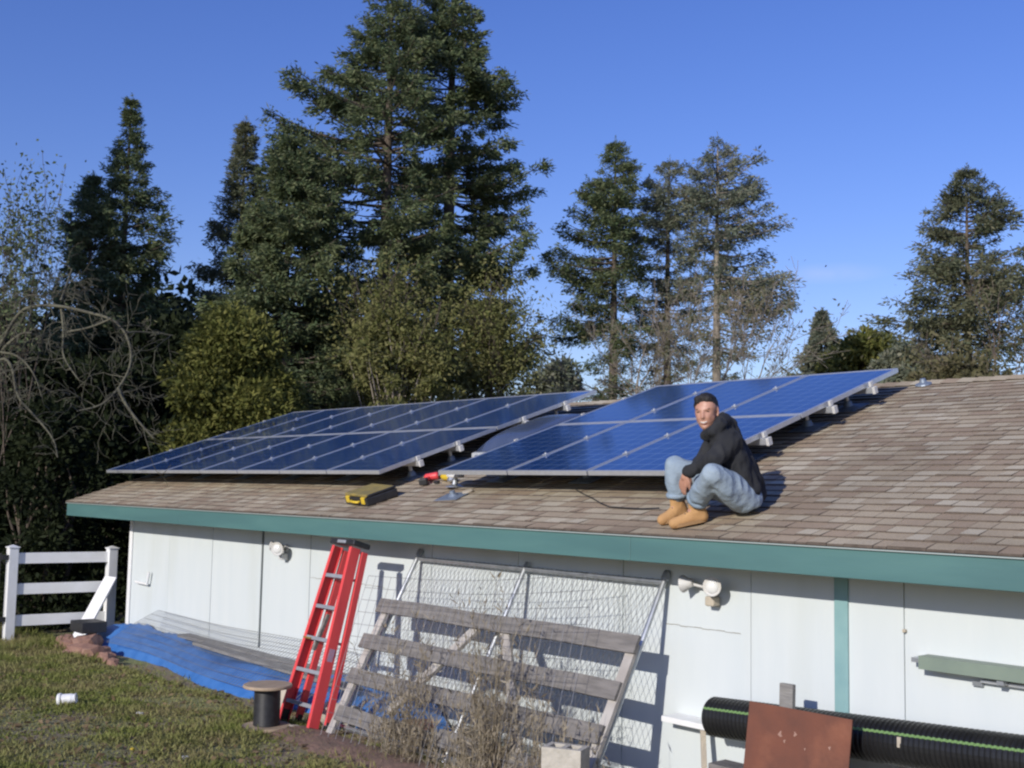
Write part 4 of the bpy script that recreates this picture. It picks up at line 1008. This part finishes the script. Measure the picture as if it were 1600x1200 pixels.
# lichen-covered dead limbs arching at the left
def lichen_tree():
    rg = np.random.default_rng(31); root_p = atd(-40, 780, 16.5); root_p.z = 0
    root = thing('dead_tree', root_p, 'leaning tree with crooked lichen-covered bare limbs arching in front of the dark woods', 'tree')
    tk = MB(); ends = []
    def limb(pp_, d0, d1, r0, r1, n=3):
        q = [atd(u/2, 120+v/2, d0+(d1-d0)*i/(len(pp_)-1)) for i, (u, v) in enumerate(pp_)]
        # smooth the polyline
        for _ in range(2):
            o = [q[0]]
            for a, b_ in zip(q, q[1:]): o += [a*.75+b_*.25, a*.25+b_*.75]
            q = o+[q[-1]]
        rs = [r0+(r1-r0)*i/(len(q)-1) for i in range(len(q))]
        tk.tube(q, rs, 6, cap=False)
        for i in range(2, len(q), 2):
            if rg.random() < .95:
                d = V(rg.normal(size=3)); grow(tk, q[i], d, rg.uniform(.18, .55), max(.008, rs[i]*.35), 2, rg, ends, .7, -.1, (1, 3), .7, .5, .004)
    limb([(-90, 1300), (-60, 1000), (-20, 880), (20, 800), (60, 735), (100, 715), (190, 715), (270, 735), (350, 755), (395, 800), (413, 870), (400, 930), (350, 1000), (310, 1030), (240, 1045)], 16.5, 15.2, .032, .010)
    limb([(60, 735), (65, 690), (120, 678), (180, 715)], 16.2, 16.4, .020, .008)
    limb([(190, 715), (200, 800), (192, 870), (240, 940)], 16, 15.6, .02, .008)
    limb([(210, 797), (280, 785), (350, 755)], 15.9, 15.5, .018, .010)
    limb([(370, 975), (400, 1040), (480, 1130)], 15.3, 15.2, .028, .010)
    limb([(-60, 1000), (0, 870), (40, 900), (50, 1000), (100, 1050), (170, 1130), (180, 1190)], 16.4, 15.8, .028, .008)
    limb([(190, 700), (212, 640), (225, 600)], 16.0, 16.4, .022, .008)
    limb([(-40, 900), (60, 800), (100, 800)], 16.4, 16.0, .03, .01)
    limb([(395, 800), (440, 795), (540, 808)], 15.5, 15.8, .015, .006)
    limb([(0, 860), (60, 870), (110, 930), (130, 1000)], 16.3, 16.0, .02, .006)
    tk.build('trunk', 'lichen', root, recalc=False, smooth=True)
lichen_tree()

# dark thicket behind the fence and the left end of the shed
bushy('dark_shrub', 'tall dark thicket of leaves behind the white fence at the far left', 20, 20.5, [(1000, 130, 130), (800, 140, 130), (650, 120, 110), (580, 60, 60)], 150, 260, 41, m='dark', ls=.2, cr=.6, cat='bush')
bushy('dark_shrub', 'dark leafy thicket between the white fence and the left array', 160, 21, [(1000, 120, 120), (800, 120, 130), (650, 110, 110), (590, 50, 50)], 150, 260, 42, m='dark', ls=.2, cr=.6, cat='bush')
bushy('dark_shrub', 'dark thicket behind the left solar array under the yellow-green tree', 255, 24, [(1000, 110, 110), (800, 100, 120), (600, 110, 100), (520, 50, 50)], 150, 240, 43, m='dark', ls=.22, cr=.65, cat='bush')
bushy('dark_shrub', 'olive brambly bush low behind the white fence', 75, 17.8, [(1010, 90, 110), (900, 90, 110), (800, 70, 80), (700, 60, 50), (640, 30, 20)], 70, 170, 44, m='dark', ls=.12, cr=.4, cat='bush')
# woods further back, one mass
def woods():
    rg = np.random.default_rng(50); P = []
    for i in range(1900):
        u = rg.uniform(-260, 560); d = rg.uniform(29, 36); top = 470 if u < 560 else 640
        z = rg.random()*atd(u, 545+40*math.sin(u*.02), d).z
        q = atd(u, 780, d); P.append((q.x, q.y, max(.2, z)))
    P = np.array(P); per = 60; n = len(P)*per; wi = np.repeat(np.arange(len(P)), per)
    Q = P[wi]+rg.normal(size=(n, 3))*.75; Q[:, 2] = np.maximum(Q[:, 2], .1)
    vs = blades(Q, rg.normal(size=(n, 3)), rg.uniform(.25, .55, n), rg.uniform(.12, .25, n), rg)
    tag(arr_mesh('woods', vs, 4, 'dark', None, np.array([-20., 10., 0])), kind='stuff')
woods()
# shade trees that stand left of the picture, behind the gate
for k, (x, y, h, w_) in enumerate(((-13.0, -8.5, 15, 3.0), (-18.5, -9.5, 17, 3.4), (-24.5, -9.0, 19, 3.8), (-13.5, -15, 18, 3.4))):
    rg = np.random.default_rng(60+k)
    root = thing('shade_fir', (x, y, 0), ['tall dark fir beyond the left edge, nearest the gate', 'tall dark fir beyond the left edge, second from the gate', 'tallest dark fir beyond the left edge, farthest from the gate', 'tall dark fir beyond the left edge, standing behind the nearest one'][k], 'tree', 'firs beyond the left edge')
    MB().tube([(x, y, -.2), (x, y, h*.95)], [.25, .04], 8).build('trunk', 'bark', root, smooth=True)
    n = 16000; z = 1+(h-1)*rg.random(n)**1.3; R = w_*(1-z/h)**.6*(.75+.25*np.sin(z*5)); a = rg.random(n)*6.283; q = R*rg.random(n)**.5
    P = np.stack([x+np.cos(a)*q, y+np.sin(a)*q, z], -1); D = np.stack([np.cos(a), np.sin(a), rg.normal(size=n)*.4-.2], -1)
    arr_mesh('crown', blades(P, D, rg.uniform(.4, .8, n), rg.uniform(.18, .3, n), rg), 4, 'fir', root, np.array([x, y, 0.]))

# lawn: short tufted grass with bare brown patches
def lawn():
    rg = np.random.default_rng(70); N = 230000
    x = rg.uniform(-8.6, 4.2, N); y = rg.uniform(-6.2, -.75, N)
    # only what can be seen of the lawn
    nz_ = np.array([noise.noise(V((a*1.1, b_*1.1, 0)))+.6*noise.noise(V((a*3.2, b_*3.2, 7))) for a, b_ in zip(x, y)])
    rel = np.stack([x-CAM.x, y-CAM.y], -1); dep = rel@np.array([FW.x, FW.y]); lat = rel@np.array([RT.x, RT.y])
    uu = 800+FPX*lat/np.maximum(dep, .1); keep = (uu > -60) & (uu < 1150) & (dep > 6.5)
    keep &= rg.random(N) < np.clip(.8+nz_*.8, .35, 1)
    keep &= (np.hypot(x-SPOOL[0].x, y-SPOOL[0].y) > .24); keep &= ~((y > -1.05) & (x > -6.8) & (x < .5) & (rg.random(N) < .9))
    strip = (y > -1.75-.0*x) & (x > .2); keep &= ~(strip & (rg.random(N) < .75))
    x, y, nz_ = x[keep], y[keep], nz_[keep]; n = len(x)
    z = np.array([ground(a, b_) for a, b_ in zip(x, y)])-.005
    D = rg.normal(size=(n, 3))*.75; D[:, 2] = np.abs(D[:, 2])*.5+.55
    ln_ = rg.uniform(.025, .07, n)*(1+np.clip(nz_, -.4, .6)); far = (x < -5) | (rg.random(n) < .015); ln_ = np.where(far, ln_*1.35, ln_); ln_ = np.where((x < -6.2) & (rg.random(n) < .35), ln_*2.0, ln_)
    vs = blades(np.stack([x, y, z], -1), D, ln_, rg.uniform(.007, .016, n), rg)
    tag(arr_mesh('grass', vs, 4, 'grass', None), 'short patchy green and brown grass covering the lawn', None, None, 'stuff')
    # dead leaves and clods
    n = 5000; x = rg.uniform(-8, 3.5, n); y = rg.uniform(-6, -.9, n); z = np.array([ground(a, b_) for a, b_ in zip(x, y)])+.012
    D = rg.normal(size=(n, 3)); D[:, 2] *= .3
    tag(arr_mesh('leaf_litter', blades(np.stack([x, y, z], -1), D, rg.uniform(.03, .09, n), rg.uniform(.02, .045, n), rg), 4, 'brownleaf', None), 'dead brown leaves scattered over the lawn', None, None, 'stuff')
lawn()
# dry weeds standing in front of the wooden gate
def weeds():
    rg = np.random.default_rng(80); spots = []
    for uc, vb, vt, nn, sp_ in ((752, 1165, 945, 105, .12), (770, 1160, 925, 26, .09), (640, 1130, 975, 80, .16), (822, 1175, 1040, 36, .12), (600, 1110, 1030, 26, .14), (700, 1150, 1080, 34, .26), (905, 1195, 1110, 34, .13)):
        base = aty(uc, vb, -1.18); base.z = 0; H = aty(uc, vt, -1.1).z
        k = 'clump at ' + str(uc)
        mb = MB(); P = []; D = []
        for i in range(nn):
            p = V((base.x+rg.normal()*sp_, base.y+rg.normal()*.10, 0)); h = H*(.25+.85*rg.random()**1.3)
            d = V((rg.normal()*.12, rg.normal()*.08, 1)); pts = [p]
            for j in range(4):
                d = (d+V((rg.normal()*.07, rg.normal()*.06, 0))).normalized(); pts.append(pts[-1]+d*h/4)
            mb.tube(pts, [.003, .0026, .0022, .0018, .0012], 3, cap=False)
            for j in range(12):
                q = pts[1+int(rg.integers(0, 4))]; P.append(np.array(q)+rg.normal(size=3)*.012); D.append(rg.normal(size=3)*.5+np.array([0, 0, .7]))
        spots.append((mb, P, D, base, uc))
    labs = {752: 'tallest dense clump of dry straw weeds in front of the wooden gate', 770: 'thin tall dry stalks beside the densest weed clump', 640: 'bushy dry weed clump left of the tallest weeds, under the wire mesh',
            822: 'dry weed clump just right of the tallest weeds', 600: 'low dry weeds beside the ladder foot', 700: 'low spreading dry weeds between the two big clumps', 905: 'small dry weed clump behind the concrete block'}
    for mb, P, D, base, uc in spots:
        b0 = V((base.x, base.y, 0)); r = thing('weed_clump', b0, labs[uc], 'weeds', 'dry weeds before the wooden gate')
        mb.build('stems', 'straw', r, recalc=False); n = len(P)
        arr_mesh('leaves', blades(np.array(P), np.array(D), rg.uniform(.03, .10, n), rg.uniform(.006, .014, n), rg), 4, 'straw', r, np.array(b0))
weeds()
# bare reddish strip of soil and stones along the foot of the pallet
q1 = atz(560, 1118, .02); q2 = atz(860, 1200, .02)
st = MB(); n = 60
for i in range(n+1):
    f = i/n; x = -.3+3.6*f
    for j, yy in enumerate((-1.62, -1.5, -1.3, -1.12, -1.0)):
        y = yy + .07*noise.noise(V((x*2.5, j, 0))); st.v.append(V((x, y, ground(x, y)+(.0, .028, .045, .03, -.01)[j]+.012*noise.noise(V((x*6, y*6, 2))))))
st.f = [(i*5+j, (i+1)*5+j, (i+1)*5+j+1, i*5+j+1) for i in range(n) for j in range(4)]
tag(st.build('dirt_strip', mat('reddish_soil', (.26, .16, .115), .95, (.17, .115, .08), scale=9, detail=8, bump=.7, bscale=30), org=(1, -1.3, 0), smooth=True), kind='structure')

# ------------------------------------------------------------------ the man on the roof
def fuse(segs, vox, smooth_it, name, m, parent, disp=0, dscale=9, seed=0, post=None):
    """segs: lists of (centre, radius or (rx,ry,rz)); successive balls are bridged, all fused to one skin"""
    b = bmesh.new()
    def ball(c, r):
        rr = r if isinstance(r, (tuple, list)) else (r, r, r); vs = []
        t_ = bmesh.new(); bmesh.ops.create_icosphere(t_, subdivisions=3, radius=1)
        out = [V(c)+(AX @ V((q.co.x*rr[0], q.co.y*rr[1], q.co.z*rr[2]))) for q in t_.verts]; t_.free(); return out
    for sg in segs:
        bl_ = [ball(c, r) for c, r in sg]
        pairs = [(bl_[0], [])] if len(bl_) == 1 else list(zip(bl_, bl_[1:]))
        for A, B in pairs:
            vv = [b.verts.new(p) for p in A+B]
            res = bmesh.ops.convex_hull(b, input=vv)
            junk = [e for e in res['geom_interior'] if isinstance(e, bmesh.types.BMVert)] + [e for e in res['geom_unused'] if isinstance(e, bmesh.types.BMVert)]
            bmesh.ops.delete(b, geom=list(set(junk)), context='VERTS')
    me = bpy.data.meshes.new('tmp'); b.to_mesh(me); b.free()
    o = bpy.data.objects.new('tmp', me); COL.objects.link(o)
    r = o.modifiers.new('r', 'REMESH'); r.mode = 'VOXEL'; r.voxel_size = vox
    s_ = o.modifiers.new('s', 'SMOOTH'); s_.iterations = smooth_it; s_.factor = .5
    dg = bpy.context.evaluated_depsgraph_get(); ev = o.evaluated_get(dg); m2 = bpy.data.meshes.new_from_object(ev)
    bpy.data.objects.remove(o); bpy.data.meshes.remove(me)
    m2.name = name; o_ = ORG[parent.name]
    nr = [v_.normal.copy() for v_ in m2.vertices]
    for v_, n_ in zip(m2.vertices, nr):
        p = v_.co.copy()
        if disp:
            w1 = noise.noise(V((p.x*dscale+seed, p.y*dscale, p.z*dscale*.7))); w2 = 1-abs(noise.noise(V((p.x*dscale*1.6, p.y*dscale*1.6+seed, p.z*dscale)))*2)
            p += n_*disp*(w1*.8+(w2-.6)*.9)
        if post: p = post(p, n_)
        v_.co = p-o_
    return link(name, m2, m, parent, o_, True)

SD8 = 8.16
def pp(u, v, d): return atd(u, v, d)
seat = pp(1163, 772, 8.14)
p0 = atroof(1160, 796)
man = thing('person', (p0.x, p0.y, roofz(p0.y)), 'smiling man in black hooded jacket, light jeans and tan boots sitting on the roof', 'person')
AX = Matrix((RT, FW, UP)).transposed()            # local axes of the sitter: across the view, away, up
K = 8.14/FPX                                       # metres per pixel at the sitter
def R_(px_): return px_*K
# boots: soles on the shingles
def rp(u, v, h=0):
    q = atroof(u, v); return V((q.x, q.y, roofz(q.y)+.012+h))
nt_, nh_ = rp(1054, 828), rp(1102, 818)            # near boot toe, heel
ft_, fh_ = rp(1036, 822), rp(1070, 811)
def boot(toe, heel, ankle, label=None):
    d = (toe-heel); d.z = 0; d.normalize(); sd = V((-d.y, d.x, 0)); up = RN.copy()
    Lb = (toe-heel).length
    f = lambda s: heel.lerp(toe, s)
    segs = [[(f(.04)+up*.045, .042), (f(.40)+up*.050, .044), (f(.72)+up*.040, .045), (f(.98)+up*.034, .040)],
            [(f(.04)+up*.05, .042), (f(.10)+up*.10, .043), (ankle, .050)],
            [(f(.10)+up*.10, .045), (f(.40)+up*.062, .044), (f(.72)+up*.04, .042)],
            [(f(.30)+up*.10, .036), (ankle+d*.015, .046)]]
    o = fuse(segs, .009, 4, 'boot', 'boot', man, .002, 20)
    # sole follows the outline
    mb = MB(); ring = []
    for a in np.linspace(0, 2*np.pi, 28, endpoint=False):
        s = .5-.56*math.cos(a); w_ = .050*(1+.12*math.cos(a*1-0.4)-.10*math.sin(a*2))*math.sin(a)
        ring.append(f(max(-.08, min(1.10, s)))+sd*w_)
    k = len(ring)
    mb.v = [p+up*.0 for p in ring]+[p+up*.026 for p in ring]
    mb.f = [(i, (i+1) % k, k+(i+1) % k, k+i) for i in range(k)]+[tuple(range(k))[::-1], tuple(range(k, 2*k))]
    mb.build('sole', 'sole', o)
    l = MB()
    for s in (.34, .42, .50, .58):
        c = f(s)+up*(.118-(s-.34)*.14); l.tube([c+sd*.022, c+up*.006, c-sd*.022], .0035, 5)
    l.build('laces', 'bark', o)
# body landmarks
hipN, hipF = pp(1161, 776, 8.06), pp(1152, 772, 8.24)
kneeN, kneeF = pp(1114, 742, 7.84), pp(1055, 728, 8.30)
ankN, ankF = nh_.lerp(nt_, .12)+RN*.165, fh_.lerp(ft_, .12)+RN*.165
waist = pp(1164, 752, 8.15); chest = pp(1141, 704, 8.15); upch = pp(1131, 683, 8.15); neck = pp(1119, 667, 8.14); 
shN, shF = pp(1141, 690, 7.99), pp(1121, 683, 8.31)
elN, elF = pp(1117, 717, 7.90), pp(1104, 712, 8.34)
wrN, wrF = pp(1075, 737, 8.04), pp(1080, 738, 8.24)
head = pp(1103.5, 645, 8.12)
boot(nt_, nh_, ankN); boot(ft_, fh_, ankF)
# face frame: looks to the camera's left, tipped a little
tocam = (-FW).normalized(); fa_ = (tocam*math.cos(math.radians(27))-RT*math.sin(math.radians(27))); fa_ = (fa_-V((0, 0, .10))).normalized()
ups = (UP + RT*(-.10)).normalized(); fr_ = fa_.cross(ups).normalized()*-1; ups = fr_.cross(fa_).normalized()
if ups.z < 0: ups = -ups
fr_ = ups.cross(fa_).normalized()                  # sitter's left-hand side as we see it on the right
def hp(x, y, z): return head+fr_*x+fa_*y+ups*z      # x toward image right, y out of the face, z up
def hand(wr, dirs, nrm, curl, s=1.0):
    """palm, four fingers and a thumb as ball chains; dirs = along the hand, nrm = back of the hand"""
    d = V(dirs).normalized(); n_ = V(nrm); n_ = (n_-d*n_.dot(d)).normalized(); sd = d.cross(n_)
    sg = [[(wr, .024), (wr+d*.035, .026)]]
    for k, (off, ln_) in enumerate(((-.030, .066), (-.010, .078), (.010, .074), (.028, .058))):
        kn = wr+d*.088*s+sd*off
        sg.append([(wr+d*.02+sd*off*.4, .018), (kn, .0115)])
        q = kn; dd = d.copy(); ch = [(kn, .0110)]
        for j, r in enumerate((.0100, .0092, .0080)):
            dd = (dd*math.cos(curl*(.7+.12*k))-n_*math.sin(curl*(.7+.12*k))).normalized(); q = q+dd*ln_*(.45, .32, .26)[j]; ch.append((q, r))
        sg.append(ch)
    t0 = wr+d*.025-sd*.022; sg.append([(t0, .016), (t0+d*.030-sd*.024-n_*.008, .013), (t0+d*.060-sd*.030-n_*.018, .0105), (t0+d*.082-sd*.026-n_*.026, .009)])
    return sg
hN = hand(wrN+(wrN-elN).normalized()*.02, pp(1066, 775, 8.10)-wrN, -RT*.8-FW*.55, .20)
hF = hand(wrF, pp(1066, 772, 8.16)-wrF, FW-RT*.5, .35)
def face_post(p, n_):
    l = p-head; x, y, z = l.dot(fr_), l.dot(fa_), l.dot(ups)
    if abs(x) > .085 or abs(z) > .15 or y < .02: return p
    g = lambda cx, cz, sx, sz: math.exp(-((x-cx)/sx)**2-((z-cz)/sz)**2)
    o = 0
    o += .020*g(0, -.022, .013, .014)+.011*g(0, .002, .010, .022)          # nose
    o += -.009*(g(-.031, .014, .017, .011)+g(.031, .014, .017, .011))      # eye sockets
    o += .005*(g(-.030, .033, .022, .008)+g(.030, .033, .022, .008))       # brows
    o += .007*(g(-.040, -.025, .018, .018)+g(.040, -.025, .018, .018))     # cheeks
    o += .005*g(0, -.058, .026, .010)-.006*g(0, -.074, .022, .007)+.007*g(0, -.098, .020, .014)
    return p+fa_*o
body = [[(hp(0, -.012, .040), (.078, .092, .084)) , ],
        [(hp(0, -.012, .045), .078), (hp(0, -.03, .03), .080)],
        [(hp(0, .010, .02), .073), (hp(0, .024, -.045), .060), (hp(0, .034, -.085), .039)],
        [(hp(-.028, .020, -.035), .042), (hp(-.018, .032, -.080), .030)], [(hp(.028, .020, -.035), .042), (hp(.018, .032, -.080), .030)],
        [(hp(0, -.03, -.03), .056), (neck, .055), (upch, .075)],
        [(upch, .085), (chest, .095), (waist, .08), (hipN, .08)], [(waist, .08), (hipF, .08)],
        [(upch, .08), (shN, .05), (elN, .040), (wrN, .026)], [(upch, .08), (shF, .05), (elF, .040), (wrF, .026)],
        [(hipN, .085), (kneeN, .055), (ankN, .040)], [(hipF, .085), (kneeF, .055), (ankF, .040)],
        [(ankN, .038), (nh_.lerp(nt_, .5)+RN*.04, .03)], [(ankF, .038), (fh_.lerp(ft_, .5)+RN*.04, .03)]] + hN + hF
for sx in (-1, 1):                                  # ears
    body.append([(hp(sx*.079, -.022, .018), (.008, .018, .018)), (hp(sx*.081, -.020, -.004), (.007, .014, .016)), (hp(sx*.077, -.014, -.026), (.006, .009, .010))])
fuse(body, .0055, 3, 'body', 'skin', man, post=face_post)
# short black hair
hseg = [[(hp(0, -.020, .064), (.081, .082, .077)), (hp(0, -.042, .035), (.080, .078, .075))], [(hp(0, -.05, .02), .076), (hp(0, -.052, -.012), .066)],
        [(hp(-.036, .030, .100), .030), (hp(0, .036, .106), .031), (hp(.036, .030, .100), .030)], [(hp(-.055, -.03, .02), .030), (hp(-.058, .0, .055), .026), (hp(-.03, .035, .095), .030)], [(hp(.055, -.03, .02), .030), (hp(.056, -.035, -.01), .024)], [(hp(-.055, -.03, .02), .028), (hp(-.056, -.035, -.01), .024)], [(hp(.058, .0, .055), .026), (hp(.03, .035, .095), .030)]]
fuse(hseg, .0045, 2, 'hair', 'hair', man, .0045, 55)
def fpt(x, z, y=None):
    return hp(x, y, z)
# eyes squint in the sun, brows and a smile
for sx in (-1, 1):
    e = MB().tube([hp(sx*.031-.013, .064, .0125), hp(sx*.031, .0685, .0155), hp(sx*.031+.013, .064, .0125)], .0032, 6)
    e.build('eye', 'hair', man, smooth=True)
    e = MB().tube([hp(sx*.031-.020, .064, .032), hp(sx*.031, .0725, .037), hp(sx*.031+.018, .066, .033)], [.003, .0045, .003], 6)
    e.build('eyebrow', 'hair', man, smooth=True)
mb = MB().tube([hp(-.034, .063, -.043), hp(-.018, .0765, -.055), hp(0, .0815, -.060), hp(.018, .0765, -.055), hp(.034, .063, -.043)], [.003, .0075, .0085, .0075, .003], 8)
mb.build('teeth', 'teeth', man, smooth=True)
for dz, rr in ((.0085, .0030), (-.0105, .0036)):
    MB().tube([hp(-.038, .062, -.041), hp(-.018, .0785, -.055+dz), hp(0, .083, -.060+dz), hp(.018, .0785, -.055+dz), hp(.038, .062, -.041)], [.0015, rr, rr, rr, .0015], 8).build('lip', 'lip', man, smooth=True)
# hooded jacket
lowback = pp(1185, 772, 8.16)
jk = [[(pp(1127, 679, 8.15), R_(20)), (pp(1138, 700, 8.15), R_(28)), (pp(1154, 730, 8.15), R_(28)), (pp(1170, 757, 8.15), R_(22)), (pp(1178, 774, 8.15), R_(16))],
      [(pp(1131, 690, 8.03), R_(21)), (pp(1146, 722, 8.04), R_(24)), (pp(1172, 764, 8.05), R_(16))], [(pp(1128, 690, 8.27), R_(21)), (pp(1146, 722, 8.26), R_(24)), (pp(1172, 764, 8.25), R_(16))],
      [(pp(1170, 735, 8.15), R_(17)), (lowback, R_(13))],
      [(upch, .11), (shN, .083), (pp(1128, 706, 7.93), .070), (elN, .062), (pp(1094, 728, 8.0), .050), (wrN, .043)],
      [(upch, .11), (shF, .083), (elF, .062), (wrF+(elF-wrF)*.12, .046)],
      # hood lying around the neck
      [(pp(1128, 659, 8.05), .048), (pp(1140, 663, 8.12), .052), (pp(1139, 664, 8.24), .050), (pp(1122, 664, 8.27), .044), (pp(1108, 674, 8.20), .038), (pp(1103, 680, 8.10), .038), (pp(1112, 676, 8.0), .042), (pp(1126, 663, 8.0), .046)],
      [(pp(1132, 652, 8.10), .038), (pp(1136, 658, 8.16), .045)], [(neck, .075), (upch, .12)]]
fuse(jk, .010, 3, 'jacket', 'hoodie', man, .013, 10)
# jeans, baggy, open cuffs over the boots
jn = [[(hipN, .112), (hipN.lerp(kneeN, .5), .104), (kneeN, .078)], [(kneeN, .078), (kneeN.lerp(ankN, .55), .080), (ankN.lerp(kneeN, .16), .078)],
      [(hipF, .112), (hipF.lerp(kneeF, .5), .100), (kneeF, .076)], [(kneeF, .076), (kneeF.lerp(ankF, .5), .080), (ankF.lerp(kneeF, .14), .076)],
      [(hipN, .115), (hipF, .115)], [(pp(1172, 779, 8.06), .085), (pp(1170, 779, 8.26), .085)], [(pp(1150, 777, 8.0), .085), (pp(1132, 760, 7.9), .080), (kneeN, .075)]]
fuse(jn, .010, 3, 'jeans', 'jeans', man, .010, 7.5, 5)
for kn, an in ((kneeN, ankN), (kneeF, ankF)):
    d = (an-kn).normalized(); MB().lathe([(.070, 0), (.082, .012), (.083, .03), (.075, .032), (.07, .01)], an.lerp(kn, .10)-d*.01, d, 22).build('cuff', 'jeans', man, smooth=True)
